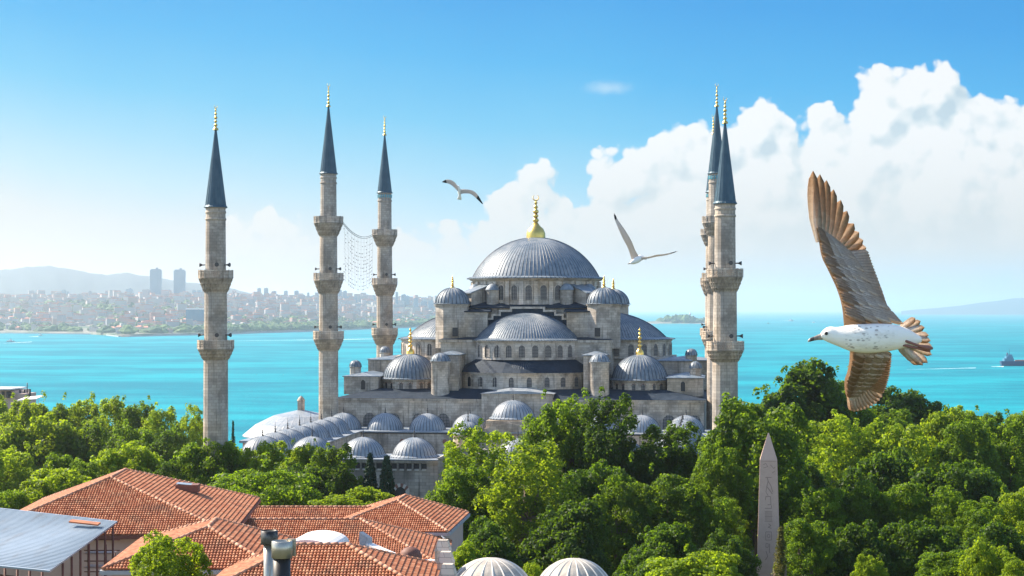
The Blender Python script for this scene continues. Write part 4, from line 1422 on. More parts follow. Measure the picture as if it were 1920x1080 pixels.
# ------------------------------------------------------------------ trees
def crown_mesh(name, m, seed, shape, nc, nl, size, asp=1.0):
    """leaves gathered in clumps, clumps gathered on a few irregular boughs; filled to the unit box"""
    rs = np.random.RandomState(seed)
    V_, T_ = [], []
    unit = lambda a: a / (np.linalg.norm(a, axis=-1, keepdims=True) + 1e-9)
    A3 = np.array([1, 1, asp])
    clumps = []                                      # centre, radius, squash, outward
    if shape in ('broad', 'loose', 'layered', 'umbrella'):
        nlobe = {'broad': 9, 'loose': 11, 'layered': 10, 'umbrella': 11}[shape]
        if asp > 1.2: nlobe += 5
        for L in range(nlobe):
            zc = .95 - 1.45 * (L + .5) / nlobe
            a = L * 2.39996 + rs.uniform(-.6, .6)
            rr = math.sqrt(max(0, 1 - zc * zc))
            dist = rs.uniform(.34, .66)
            lc = np.array([rr * math.cos(a), rr * math.sin(a), zc]) * dist
            lr = rs.uniform(.34, .52)
            if shape == 'umbrella': lc[2] *= .6
            k = int(nc / nlobe * (lr / .42) ** 2)
            for q in range(k):
                d = unit(rs.normal(size=3) + unit(lc) * .55 + np.array([0, 0, .30]))
                lsq = np.array([1.1, 1.1, .6]) if shape in ('layered', 'umbrella') else np.array([1, 1, .95])
                c = lc * A3 + d * lr * lsq * rs.uniform(.7, 1.12)
                cr = rs.uniform(.10, .20) * (1 if shape != 'loose' else .9)
                sq = np.array([1.25, 1.25, .5]) if shape in ('layered', 'umbrella') else np.array([1, 1, .9])
                clumps.append((c, cr, sq, unit(lc * A3 * .5 + d)))
        for q in range(8):                          # stray sprigs that break the outline
            d = unit(rs.normal(size=3) + np.array([0, 0, .5]))
            clumps.append((d * A3 * rs.uniform(.86, .99), rs.uniform(.05, .09), np.array([1, 1, 1.2]), d))
    elif shape == 'cypress':
        for i in range(nc):
            zc = 1 - 2 * (i + .5) / nc
            rad = min(1, (1 - zc) * .9) * (.75 if zc < -.5 else 1)
            a = i * 2.39996
            c = np.array([math.cos(a) * rad * .6, math.sin(a) * rad * .6, zc * .92])
            clumps.append((c, rs.uniform(.16, .34), np.array([1, 1, .45]), unit(c)))
    for c, cr, sq, out_ in clumps:
        nn = max(8, int(nl * rs.uniform(.8, 1.2) * (cr / .15) ** 1.6))
        if shape == 'cypress': nn = int(nl * rs.uniform(.8, 1.2))
        d = unit(rs.normal(size=(nn, 3)) + out_ * .7 + np.array([0, 0, .4]))
        pos = c + d * sq * cr * rs.uniform(.4, 1.4, (nn, 1)) ** .6
        V_.append((pos, d)); T_.append(np.clip(rs.uniform(.12, .88) + rs.normal(size=nn) * .2, 0, 1))
    if shape == 'conifer':
        for i in range(nc):
            z = 1 - 2 * (i + .5) / nc
            rad = (1 - z) / 2 * rs.uniform(.6, 1.05)
            a = i * 2.39996 + rs.uniform(-.4, .4)
            u = rs.uniform(.1, 1, (nl, 1))
            tipv = np.array([math.cos(a) * rad, math.sin(a) * rad, -.10 - .16 * rad])
            pos = np.array([0, 0, z]) + tipv * u + rs.normal(size=(nl, 3)) * np.array([.05, .05, .018])
            d = unit(rs.normal(size=(nl, 3)) + np.array([0, 0, .8]))
            V_.append((pos, d)); T_.append(np.clip(rs.uniform(.2, .8) + rs.normal(size=nl) * .15, 0, 1))
    pos = np.concatenate([p for p, d in V_]); d = np.concatenate([d for p, d in V_]); t_ = np.concatenate(T_)
    if shape in ('broad', 'loose', 'layered', 'umbrella'):
        lo, hi = np.percentile(pos, .7, axis=0), np.percentile(pos, 99.3, axis=0)
        pos = (pos - (lo + hi) / 2) / ((hi - lo) / 2) * np.array([1, 1, 1])
        ss = np.array([1, 1, 1 / asp])
        if shape == 'umbrella': ss = np.array([1, 1, 1.6])
    else:
        ss = np.array([1, 1, .35])
    nn = len(pos)
    nr = unit(d + rs.normal(size=(nn, 3)) * .55)
    t1_ = unit(np.cross(nr, rs.normal(size=(nn, 3))))
    t2_ = np.cross(nr, t1_)
    s_ = size * rs.uniform(.6, 1.4, (nn, 1))
    v = np.stack([pos + t1_ * s_ * ss, pos + (t2_ * s_ * .62 + nr * s_ * .15) * ss, pos - t1_ * s_ * ss, pos + (-t2_ * s_ * .62 + nr * s_ * .15) * ss], 1).reshape(-1, 3)
    me = bpy.data.meshes.new(name)
    nf = len(t_)
    me.vertices.add(len(v)); me.vertices.foreach_set('co', v.astype(np.float32).ravel())
    me.loops.add(nf * 4); me.loops.foreach_set('vertex_index', np.arange(nf * 4, dtype=np.int32))
    me.polygons.add(nf); me.polygons.foreach_set('loop_start', np.arange(0, nf * 4, 4, dtype=np.int32)); me.polygons.foreach_set('loop_total', np.full(nf, 4, dtype=np.int32))
    at = me.attributes.new('tint', 'FLOAT', 'FACE'); at.data.foreach_set('value', t_.astype(np.float32))
    me.materials.append(M[m])
    me.update(calc_edges=True)
    return me
PROTO = {}
def proto(shape, tone, var, asp=1.0):
    asp = max(.75, min(1.75, round(asp * 2) / 2)) if shape in ('broad', 'loose', 'layered') else 1.0
    key = (shape, tone, var, asp)
    if key not in PROTO:
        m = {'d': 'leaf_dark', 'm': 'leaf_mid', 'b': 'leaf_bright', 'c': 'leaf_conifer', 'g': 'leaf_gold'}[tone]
        nc, nl, sz = {'broad': (250, 150, .038), 'loose': (230, 92, .038), 'layered': (200, 125, .038), 'umbrella': (230, 90, .032), 'conifer': (110, 60, .045), 'cypress': (90, 90, .10)}[shape]
        PROTO[key] = crown_mesh('crown', m, 31 * len(shape) + 17 * var + len(shape), shape, nc, nl, sz, asp)
    return PROTO[key]
tm = MB()
random.seed(2)
pr = [(1.0, 0), (.62, .08), (.5, .5), (.32, .9), (.15, 1.1)]
tm.lathe(pr, (0, 0, 0), 10)
for k in range(6):
    a = k * 2.4
    d_ = Vector((math.cos(a), math.sin(a), 0))
    tm.tube((0, 0, .55 + .07 * k), d_ * (2.6 + .4 * (k % 3)) + UP * (.95 + .07 * k), .26, .08, 6)
trunk_o = tm.build('trunk', M['bark'], origin=(0, 0, 0))
trunk_me = trunk_o.data
bpy.data.objects.remove(trunk_o)
def ground_z(y): return -33.5 * sstep(y, 380, 760)
cnt = 0
def tree(px, top, D, wpx, hpx, shape, tone, label, name='tree', cat='tree', group=None):
    global cnt
    cnt += 1
    rng = random.Random(cnt * 7 + int(px))
    rx = wpx / 2 * D / F
    rz = hpx / 2 * D / F
    c = atD(px, top + hpx / 2, D)
    gz = ground_z(c.y)
    t_ = thing(name, label, cat, (c.x, c.y, gz), group)
    cr = bpy.data.objects.new('crown', proto(shape, tone, cnt % 2, rz / rx))
    col.objects.link(cr)
    cr.parent = t_
    cr.location = (0, 0, c.z - gz)
    cr.scale = (rx, rx, rz)
    cr.rotation_euler = (0, 0, rng.uniform(0, 6.28))
    tr = bpy.data.objects.new('trunk', trunk_me)
    col.objects.link(tr)
    tr.parent = t_
    hh = max(1.5, c.z - gz)
    tw = .06 * rx + .12
    tr.scale = (tw, tw, (hh + rz * .35) / 1.35)
    tr.rotation_euler = (0, 0, rng.uniform(0, 6.28))
    return t_
G = 'trees around the mosque'
for a in [
    # far left wood in front of the sea
    (-15, 753, 365, 130, 185, 'broad', 'b', 'bright tree at the left edge below the pale block'),
    (52, 757, 352, 110, 185, 'broad', 'b', 'sunlit tree just below the white awning roof'),
    (98, 768, 362, 100, 170, 'broad', 'm', 'sunlit tree in the left wood, right of the awning'),
    (150, 757, 368, 110, 180, 'broad', 'b', 'tallest rounded tree of the left wood against the sea'),
    (205, 754, 360, 105, 180, 'broad', 'b', 'leafy tree of the left wood, second from the tallest towards the minaret'),
    (258, 762, 356, 100, 170, 'broad', 'm', 'tree of the left wood whose top meets the sea midway to the lone minaret'),
    (308, 772, 350, 95, 170, 'broad', 'b', 'tree of the left wood with the lowest top along the sea'),
    (352, 764, 345, 72, 160, 'loose', 'b', 'slim bright tree right beside the lone left minaret'),
    (378, 785, 352, 60, 140, 'loose', 'm', 'narrow tree half behind the lone left minaret'),
    (75, 792, 300, 180, 190, 'broad', 'b', 'big broad sunlit tree near the left edge'),
    (180, 800, 305, 130, 190, 'broad', 'm', 'full green tree between the broad left tree and the dark pair'),
    (255, 806, 300, 120, 190, 'broad', 'm', 'shaded tree above the big tiled roof, left of the darkest one'),
    (325, 812, 296, 120, 190, 'broad', 'd', 'dark tree just left of the lone minaret base'),
    (15, 850, 262, 130, 170, 'broad', 'b', 'yellow green tree at the left edge in the middle height'),
    (120, 860, 250, 130, 150, 'broad', 'm', 'shaded tree behind the hedge of the big tiled house'),
    (238, 840, 232, 128, 120, 'broad', 'b', 'bright lobed tree rising directly behind the big tiled roof ridge'),
    (160, 868, 228, 90, 120, 'broad', 'm', 'small tree left of the bright one behind the roof ridge'),
    (120, 884, 196, 150, 110, 'layered', 'b', 'flat topped bright bush along the left roof slope'),
    (50, 906, 192, 120, 110, 'layered', 'b', 'low bright bush above the metal shed'),
    (-5, 925, 188, 110, 110, 'layered', 'm', 'low bush at the left edge above the shed'),
    (320, 870, 228, 90, 140, 'broad', 'd', 'dark tree between the roof ridge and the round green tree'),
    (396, 830, 236, 132, 150, 'broad', 'm', 'round green tree below the lone left minaret'),
    (498, 832, 234, 112, 130, 'loose', 'b', 'bright bushy tree before the left courtyard domes'),
    (572, 838, 228, 86, 130, 'broad', 'b', 'small bright tree below the second courtyard dome'),
    (628, 842, 224, 112, 160, 'broad', 'm', 'green tree with shaded right side left of the cypresses'),
    (560, 880, 218, 130, 130, 'broad', 'd', 'dark tree behind the spreading tree'),
    (486, 885, 200, 218, 110, 'umbrella', 'm', 'wide spreading low tree above the long tiled ridge'),
    (430, 915, 190, 110, 70, 'umbrella', 'm', 'low spreading tree left under the wide one'),
    (690, 915, 190, 90, 60, 'layered', 'b', 'low bright shrub beside the small hipped roof'),
    (640, 932, 186, 110, 50, 'layered', 'b', 'low bright shrub behind the long tiled ridge'),
    # middle
    (893, 803, 216, 150, 220, 'loose', 'b', 'bright yellow green tree right of the courtyard gate'),
    (868, 880, 200, 120, 180, 'broad', 'm', 'tree in half shade touching the small hipped roof'),
    (990, 836, 195, 178, 230, 'loose', 'b', 'large light green tree in the centre foreground'),
    (1060, 758, 226, 150, 240, 'broad', 'm', 'tall full tree left half of the central pair before the mosque'),
    (1145, 752, 222, 142, 250, 'broad', 'd', 'tall dark tree right half of the central pair before the mosque'),
    (1352, 838, 205, 104, 200, 'broad', 'm', 'tree covering the base of the right minarets'),
    (1262, 802, 222, 142, 180, 'broad', 'd', 'round dark tree before the right courtyard domes'),
    (1120, 880, 205, 170, 190, 'broad', 'd', 'shaded tree under the central tall pair'),
    (1165, 895, 192, 122, 190, 'layered', 'm', 'layered green tree below the central pair'),
    (1262, 893, 192, 134, 180, 'layered', 'm', 'layered green tree below the round dark tree'),
    (1060, 950, 182, 170, 170, 'broad', 'd', 'dark tree above the two bath domes'),
    (1352, 935, 190, 108, 170, 'loose', 'm', 'pale green tree left of the obelisk foot'),
    (1235, 990, 168, 160, 150, 'broad', 'd', 'deeply shaded tree right of the second bath dome'),
    (1310, 1044, 150, 190, 110, 'layered', 'b', 'bright flat topped bush at the bottom left of the obelisk'),
    (880, 1022, 152, 80, 80, 'broad', 'b', 'small bright bush right behind the stone pinnacles'),
    (1000, 1058, 132, 50, 60, 'loose', 'b', 'little bright bush between the two bath domes'),
    (930, 985, 182, 150, 160, 'broad', 'd', 'dark tree above the left bath dome'),
    # right
    (1418, 757, 214, 196, 280, 'broad', 'm', 'tall full tree right behind the obelisk top'),
    (1490, 688, 305, 222, 200, 'broad', 'd', 'highest dark tree against the sea right of the minarets'),
    (1578, 712, 318, 100, 180, 'broad', 'm', 'green tree beneath the big gull, beside the highest dark tree'),
    (1572, 784, 268, 150, 200, 'loose', 'b', 'bright green tree right of the obelisk below the highest one'),
    (1645, 768, 300, 120, 160, 'broad', 'm', 'tree below the lower wing tip of the big gull'),
    (1722, 740, 335, 210, 150, 'broad', 'd', 'broad dark tree against the sea right of the big gull'),
    (1790, 772, 305, 120, 130, 'broad', 'b', 'bright tree in front of the broad dark one'),
    (1852, 780, 345, 84, 100, 'broad', 'm', 'small far tree against the sea near the right edge'),
    (1925, 778, 340, 110, 100, 'broad', 'b', 'far tree against the sea at the right edge'),
    (1685, 798, 266, 178, 190, 'loose', 'b', 'wide pale green feathery tree in the right wood'),
    (1806, 792, 262, 116, 210, 'broad', 'm', 'tree with deep shaded side in the right wood'),
    (1888, 790, 266, 120, 210, 'broad', 'm', 'tall leafy tree near the right edge'),
    (1500, 870, 240, 120, 200, 'broad', 'd', 'dark tree directly right of the obelisk shaft'),
    (1660, 860, 235, 190, 200, 'broad', 'd', 'dark shaded tree under the pale feathery one'),
    (1790, 880, 232, 190, 200, 'broad', 'd', 'dark tree filling the gap above the layered row'),
    (1502, 800, 284, 110, 170, 'broad', 'd', 'dark narrow tree peeping out between the two tallest trees by the obelisk'),
    (1535, 915, 206, 126, 190, 'layered', 'm', 'leftmost layered tree of the row right of the obelisk'),
    (1612, 905, 208, 110, 180, 'layered', 'm', 'second layered tree of the row right of the obelisk'),
    (1690, 906, 208, 118, 180, 'layered', 'm', 'third layered tree of the row right of the obelisk'),
    (1768, 914, 206, 110, 180, 'layered', 'm', 'fourth layered tree of the row right of the obelisk'),
    (1838, 934, 200, 100, 180, 'layered', 'm', 'fifth layered tree of the row right of the obelisk'),
    (1908, 915, 204, 100, 200, 'layered', 'b', 'last brighter layered tree at the right edge'),
    (1512, 972, 175, 108, 160, 'layered', 'm', 'grey green tree next to the obelisk foot on the right'),
    (1600, 990, 176, 140, 150, 'broad', 'd', 'dark low tree below the second layered one'),
    (1715, 985, 178, 160, 160, 'broad', 'd', 'dark low tree below the third and fourth layered ones'),
    (1632, 1044, 146, 64, 70, 'broad', 'b', 'small bright bush at the bottom right of the obelisk'),
    (1780, 1036, 150, 120, 90, 'layered', 'm', 'green bush at the bottom under the fourth layered tree'),
    (1850, 1016, 146, 100, 120, 'loose', 'b', 'light green bush in the lower right corner'),
    (1908, 1046, 142, 70, 90, 'layered', 'b', 'bright bush cut by the lower right corner'),
    (1860, 985, 175, 150, 130, 'broad', 'd', 'dark tree behind the lower right bushes'),
    (1364, 1006, 172, 104, 150, 'broad', 'd', 'shaded tree hugging the left side of the obelisk'),
    (315, 1004, 108, 140, 130, 'loose', 'b', 'leafy bush in front of the low tiled roof at the bottom left'),
]:
    nm = 'bush' if ('bush' in a[7] or 'shrub' in a[7]) else 'tree'
    tree(*a, name=nm, cat=nm, group=G)
tree(437, 788, 262, 30, 110, 'conifer', 'c', 'thin dark conifer right of the lone left minaret', 'conifer', 'tree')
tree(1464, 988, 152, 92, 170, 'conifer', 'g', 'brownish young conifer before the obelisk foot', 'conifer', 'tree')
tree(694, 852, 222, 38, 140, 'cypress', 'c', 'left one of the two dark cypresses by the courtyard wall', 'cypress', 'tree', 'cypresses by the wall')
tree(725, 858, 222, 44, 140, 'cypress', 'c', 'right and broader one of the two dark cypresses', 'cypress', 'tree', 'cypresses by the wall')


# ------------------------------------------------------------------ far city
random.seed(21)
def city_paint(t, o):
    k = tint(t)
    rnd = t.n('ShaderNodeObjectInfo').outputs['Random']
    wall = t.ramp(t.math('FRACT', t.math('ADD', t.math('MULTIPLY', rnd, 7.3), t.math('MULTIPLY', k, 3.1))), [(0, (.37, .36, .35)), (.35, (.26, .27, .28)), (.55, (.40, .35, .31)), (.8, (.34, .235, .20)), (1, (.40, .41, .42))], 'CONSTANT')
    bsdf(t, o, wall, .8)
mat('far_wall', city_paint)
mat('far_roof', lambda t, o: bsdf(t, o, t.ramp(t.n('ShaderNodeObjectInfo').outputs['Random'], [(0, (.45, .16, .10)), (.5, (.36, .33, .31)), (.75, (.60, .24, .15))], 'CONSTANT'), .8))
mat('far_roof_mix', lambda t, o: bsdf(t, o, t.ramp(t.math('FRACT', t.math('MULTIPLY', tint(t), 5.7)), [(0, (.45, .16, .10)), (.5, (.36, .33, .31)), (.7, (.62, .22, .14))], 'CONSTANT'), .8))
def win_rows(base, glass):
    def f(t, o):
        x, y, z = t.sep(objco(t))
        a = t.math('FRACT', t.math('MULTIPLY', z, 1 / 3.4))
        b = t.math('FRACT', t.math('MULTIPLY', t.math('ADD', x, y), 1 / 4.0))
        k = t.math('MULTIPLY', t.math('GREATER_THAN', a, .45), t.math('GREATER_THAN', b, .35))
        bsdf(t, o, t.mix(k, base, glass), t.math('MULTIPLY_ADD', k, -.5, .7))
    return f
mat('tower_wall', win_rows((.19, .31, .39), (.05, .09, .13)))
mat('blue_glass', win_rows((.045, .17, .27), (.02, .11, .20)))
mat('far_leaf', lambda t, o: bsdf(t, o, t.mix(tint(t), (.03, .07, .035), (.09, .15, .045)), .8, 0, .2))
def far_house_mesh(kind):
    mb = MB()
    mb.box(-.5, .5, -.5, .5, -.6, 1, 0)
    if kind == 0:
        mb.add([(-.55, -.55, 1.002), (.55, -.55, 1.002), (.55, .55, 1.002), (-.55, .55, 1.002), (-.25, 0, 1.3), (.25, 0, 1.3)], [(0, 1, 5, 4), (1, 2, 5), (2, 3, 4, 5), (3, 0, 4)], 1)
    elif kind == 1:
        mb.box(-.53, .53, -.53, .53, 1.002, 1.06, 1); mb.box(-.2, .15, -.2, .2, 1.06, 1.22, 0)
    else:
        mb.box(-.5, .1, -.5, .5, 1.002, 1.35, 0); mb.box(-.52, .12, -.52, .52, 1.352, 1.4, 1)
    o = mb.build('far_house', [M['far_wall'], M['far_roof']], origin=(0, 0, 0))
    me = o.data
    bpy.data.objects.remove(o)
    return me
FH = [far_house_mesh(k) for k in range(3)]
def far_building(px, D, w_, d_, h, me, label, group, name='far_house', cat='house'):
    p = atD(px, 580, D)
    o = bpy.data.objects.new(name, me)
    col.objects.link(o)
    o.location = (p.x, p.y, far_z(px, D) - .5)
    o.scale = (w_, d_, h)
    o.rotation_euler = (0, 0, random.uniform(-.5, .5) + TH)
    return tag(o, label, cat, group)
n_ind = 0
while n_ind < 250:
    px = random.uniform(-15, 835)
    t_ = random.random() ** 1.3
    if random.random() > .35 and t_ < .05: continue
    D = shoreD(px) + 60 + 1500 * t_
    if 340 < px < 390 and D < 5400: continue
    far_building(px, D, random.uniform(10, 26), random.uniform(10, 18), random.uniform(5, 15), random.choice(FH), 'small hazy building among the roofs of the far shore', 'buildings of the far shore')
    n_ind += 1
mb = MB()
def rot_box(mb, p, w_, d_, h, z, a, m=0):
    ux_, uy_ = Vector((math.cos(a), math.sin(a), 0)), Vector((-math.sin(a), math.cos(a), 0))
    mb.obox((p.x, p.y, z + h / 2 - 3), ux_ * w_ / 2, uy_ * d_ / 2, (0, 0, h / 2 + 3), m)
    mb.obox((p.x, p.y, z + h + .8), ux_ * w_ / 2.1, uy_ * d_ / 2.1, (0, 0, .75), 1)
for i in range(1900):
    px = random.uniform(-30, 900)
    t_ = .05 + .95 * random.random()
    D = shoreD(px) + 350 + 2900 * t_
    mb.k = random.random()
    rot_box(mb, atD(px, 580, D), random.uniform(10, 34), random.uniform(10, 26), random.uniform(7, 20) + (14 if random.random() < .12 else 0), far_z(px, D), random.uniform(-.6, .6) + TH)
tag(mb.build('far_city', [M['far_wall'], M['far_roof_mix']]), 'dense mass of hazy rooftops climbing the far shore', 'city', kind='stuff')
# wooded belt along the far shore
def far_clump(mb, p, r, h):
    mb.k = random.random()
    vs, fs = [], []
    n = 7
    prof = [(1.0, .05), (1.1, .4), (.75, .8), (.25, 1.05)]
    o = len(vs)
    for (rr, zz) in prof:
        for i in range(n):
            a = 2 * PI * i / n
            q = rr * random.uniform(.75, 1.25)
            vs.append((p.x + r * q * math.cos(a), p.y + r * q * math.sin(a), p.z + h * zz * random.uniform(.85, 1.15)))
    for j in range(3):
        for i in range(n):
            fs.append((j * n + i, j * n + (i + 1) % n, (j + 1) * n + (i + 1) % n, (j + 1) * n + i))
    fs.append(tuple(range(3 * n, 4 * n)))
    mb.add(vs, fs, 0)
mb = MB()
for i in range(1700):
    px = random.uniform(-30, 900)
    dens = .25 if px < 380 else 1.0
    t_ = random.random() ** (1.5)
    if random.random() > dens and t_ < .5: continue
    D = shoreD(px) + 50 + (1000 if px > 380 else 2200) * t_
    p = atD(px, 580, D); p.z = far_z(px, D)
    far_clump(mb, p, random.uniform(9, 24), random.uniform(9, 17))
tag(mb.build('far_trees', M['far_leaf']), 'wooded belt along the far shore', 'trees', kind='stuff')
mb = MB()
for i in range(150):
    px = random.uniform(1236, 1345)
    D = 8000 + random.uniform(-110, 60)
    p = atD(px, 580, D); p.z = SEA + 2
    far_clump(mb, p, random.uniform(14, 26), random.uniform(14, 27) * (1.35 if 1250 < px < 1300 else .9))
tag(mb.build('cape_trees', M['far_leaf']), 'trees covering the low cape on the sea horizon', 'trees', kind='stuff')
p = atD(1294, 580, 7950)
mb = MB(); mb.lathe([(5, SEA), (3.4, SEA + 42), (4.6, SEA + 42.5), (4.2, SEA + 46), (2.5, SEA + 47), (2.4, SEA + 51), (.2, SEA + 56)], (p.x, p.y, 0), 12)
tag(mb.build('lighthouse', M['white_paint']), 'tiny lighthouse on the low cape at the horizon', 'lighthouse')
# towers
def tower(px, y_top, D, wpx, label, m='tower_wall', y_bot=None, group=None, crown=True):
    p = atD(px, 580, D)
    w_ = wpx * D / F
    z0 = far_z(px, D) - 4
    z1 = H + (580 - y_top) * D / F
    mb = MB()
    a = TH + .1
    ux_, uy_ = Vector((math.cos(a), math.sin(a), 0)), Vector((-math.sin(a), math.cos(a), 0))
    mb.obox((p.x, p.y, (z0 + z1) / 2), ux_ * w_ / 2, uy_ * w_ / 2.4, (0, 0, (z1 - z0) / 2))
    if crown:
        mb.obox((p.x, p.y, z1 + w_ * .04), ux_ * w_ * .42, uy_ * w_ * .34, (0, 0, w_ * .05))
        mb.obox((p.x + w_ * .1, p.y, z1 + w_ * .12), ux_ * w_ * .1, uy_ * w_ * .1, (0, 0, w_ * .1))
    return tag(mb.build('tower', M[m]), label, 'tower', group)
tower(292.5, 506.5, 7300, 21, 'left one of the twin blue towers on the far shore', group='twin towers')
tower(337, 507.5, 7300, 21, 'right one of the twin blue towers on the far shore', group='twin towers')
for k, (px, y, wp) in enumerate([(243, 543, 14), (316, 545, 11), (364, 545, 7), (374, 545, 8), (486, 541, 7), (499, 541, 8), (513, 547, 8), (536, 546, 7), (556, 546, 8), (566, 553, 8), (578, 549, 4), (588, 554, 4),
                                (637, 544, 8), (647, 546, 7), (655, 556, 9), (666, 557, 8), (702, 554, 4), (744, 548, 5), (757, 553, 9), (763, 556, 10), (780, 560, 8), (795, 566, 12), (808, 565, 10), (530, 560, 18), (565, 562, 28), (590, 561, 14), (120, 545, 9), (127, 547, 6), (60, 548, 9), (95, 552, 10), (180, 552, 12), (210, 556, 9)]):
    tower(px, y, 7900 + 60 * (k % 5), wp, 'pale hazy high rise on the far skyline', group='high rises of the far skyline')
p = atD(366, 580, 4950)
bt = thing('glass_block', 'square blue glass office block on the far shore left of the lone minaret', 'building', (p.x, p.y, SEA))
mb = MB()
w_ = 36 * 4950 / F
mb.box(p.x - w_ / 2, p.x + w_ / 2, p.y, p.y + 30, SEA + 2, H + (580 - 580.5) * 4950 / F)
mb.build('facade', M['blue_glass'], bt)
mb = MB()
mb.box(p.x - w_ / 2 - .6, p.x + w_ / 2 + .6, p.y - .6, p.y + 30.6, H + (580 - 580.5) * 4950 / F + .01, H + (580 - 577.5) * 4950 / F)
mb.build('roof', M['white_paint'], bt)
# quay along the far shore
mb = MB()
for k in range(40):
    pa, pb = -20 + 22 * k, -20 + 22 * (k + 1)
    a, b = atD(pa, 580, shoreD(pa) - 6), atD(pb, 580, shoreD(pb) - 6)
    mb.hexa([(a.x, a.y, SEA - 1), (b.x, b.y, SEA - 1), (b.x, b.y + 8, SEA - 1), (a.x, a.y + 8, SEA - 1), (a.x, a.y, SEA + 2.4), (b.x, b.y, SEA + 2.4), (b.x, b.y + 8, SEA + 2.4), (a.x, a.y + 8, SEA + 2.4)])
tag(mb.build('quay', M['grey_board']), kind='structure')

# ------------------------------------------------------------------ ships and wakes
def foam(t, o):
    bsdf(t, o, (.48, .66, .70), .6)
mat('foam', foam)
mat('navy_hull', lambda t, o: bsdf(t, o, t.mix(t.noise(objco(t), .3, 3), (.02, .05, .12), (.035, .08, .17)), .5))
mat('deck_red', lambda t, o: bsdf(t, o, (.35, .10, .08), .6))
mat('ship_blue', lambda t, o: bsdf(t, o, (.05, .18, .28), .5))
def hull(mb, c, L, B, Hh, dirx, m=0, sheer=.3):
    st = [(-.5, .75), (-.46, .95), (-.2, 1), (.25, 1), (.42, .6), (.5, .03)]
    vs = []
    for s_, b in st:
        for sy, zz in ((-1, 0), (-1, 1), (1, 1), (1, 0)):
            bb = b * (.8 if zz == 0 else 1)
            vs.append(c + RIGHT * (dirx * s_ * L * (1.0 if zz else .97)) + FWD * (sy * bb * B / 2) + UP * (zz * Hh * (1 + sheer * max(0, s_ * 2) ** 2)))
    fs = []
    for i in range(len(st) - 1):
        for j in range(4):
            fs.append((i * 4 + j, i * 4 + (j + 1) % 4, (i + 1) * 4 + (j + 1) % 4, (i + 1) * 4 + j))
    fs += [(0, 1, 2, 3), (23, 22, 21, 20)]
    mb.add(vs, fs, m)
Dc = (H - SEA) * F / (686 - 580)
c = atD(1924, 686, Dc); c.z = SEA
sh = thing('cargo_ship', 'dark blue cargo ship leaving the frame at the right edge', 'ship', c)
mb = MB(); hull(mb, c, 60, 10, 5.6, 1); mb.build('hull', M['navy_hull'], sh)
mb = MB()
mb.obox(c + RIGHT * 6 + UP * 6.2, RIGHT * 18, FWD * 4, UP * .7)
mb.build('hatch_cover', M['deck_red'], sh)
mb = MB()
b0 = c - RIGHT * 21
mb.obox(b0 + UP * 7.2, RIGHT * 5.5, FWD * 4.4, UP * 1.6)
mb.obox(b0 + UP * 10 + RIGHT * .8, RIGHT * 3.8, FWD * 4, UP * 1.3)
mb.obox(b0 + UP * 12.3 + RIGHT * 1.4, RIGHT * 2.4, FWD * 3.6, UP * 1.0)
mb.build('bridge', M['ship_blue'], sh)
mb = MB()
mb.tube(b0 + RIGHT * -1 + UP * 11, b0 - RIGHT * 1 + UP * 15.5, 1.1, .9, 10)
mb.build('funnel', M['navy_hull'], sh)
mb = MB(); mb.tube(b0 + RIGHT * 1.6 + UP * 13, b0 + RIGHT * 1.6 + UP * 20, .25, .1, 6); mb.build('mast', M['iron'], sh)
def wake(px0, px1, py, th, label_unused=None, slope=0.0):
    n = 14
    mb = MB()
    rng = random.Random(int(px0))
    top, bot = [], []
    for i in range(n + 1):
        px = px0 + (px1 - px0) * i / n
        y = py + slope * i / n
        w_ = th * (1 - i / n * .8) * rng.uniform(.55, 1.2)
        for lst, s_ in ((top, -w_ / 2), (bot, w_ / 2)):
            D = (H - SEA) * F / (y + s_ - 580)
            q = atD(px, 580, D); lst.append((q.x, q.y, SEA + .12))
    k = len(top)
    mb.add(top + bot, [(i, i + 1, k + i + 1, k + i) for i in range(k - 1)])
    tag(mb.build('wake', M['foam']), kind='stuff')
wake(1882, 1858, 687.5, 1.6)
wake(700, 437, 635.5, .9, slope=4)
wake(1830, 1700, 690, .7, slope=3)
wake(1478, 1462, 601.4, .5)
wake(60, 5, 641, .8, slope=3)
wake(72, 54, 631, .8)
def boat(px, py, wpx, label, dirx=-1, name='boat', colr='white_paint', wheel=True):
    D = (H - SEA) * F / (py - 580)
    c = atD(px, py, D); c.z = SEA
    L = wpx * D / F
    t_ = thing(name, label, 'boat', c, 'small boats on the sea')
    mb = MB(); hull(mb, c, L, L * .3, L * .10, dirx); mb.build('hull', M[colr], t_)
    mb = MB()
    mb.obox(c - RIGHT * dirx * L * .08 + UP * L * .16, RIGHT * L * .27, FWD * L * .11, UP * L * .06)
    mb.obox(c + RIGHT * dirx * L * .02 + UP * L * .25, RIGHT * L * .13, FWD * L * .09, UP * L * .04)
    mb.build('cabin', M['white_paint' if colr != 'iron' else 'grey_board'], t_)
    mb = MB(); mb.tube(c + UP * L * .25, c + UP * L * .5, L * .02, L * .01, 6); mb.build('mast', M['iron'], t_)
boat(1483, 602, 11, 'white ferry near the horizon left of the big gull')
boat(1440, 606.5, 5, 'tiny dark boat right of the minarets near the horizon', colr='iron')
boat(1526, 605, 6, 'tiny boat just right of the white ferry', 1)
boat(20, 641, 16, 'grey motor boat trailing foam at the left edge', 1, colr='grey_board')
boat(76, 629, 9, 'small boat close to the far shore at the left', 1, colr='grey_board')
boat(481, 703, 3, 'dark speck of a boat between the left minarets, leftmost of three', colr='iron')
boat(531, 703, 3, 'dark speck of a boat between the left minarets, middle of three', colr='iron')
boat(575, 700, 3, 'dark speck of a boat between the left minarets, rightmost of three', colr='iron')


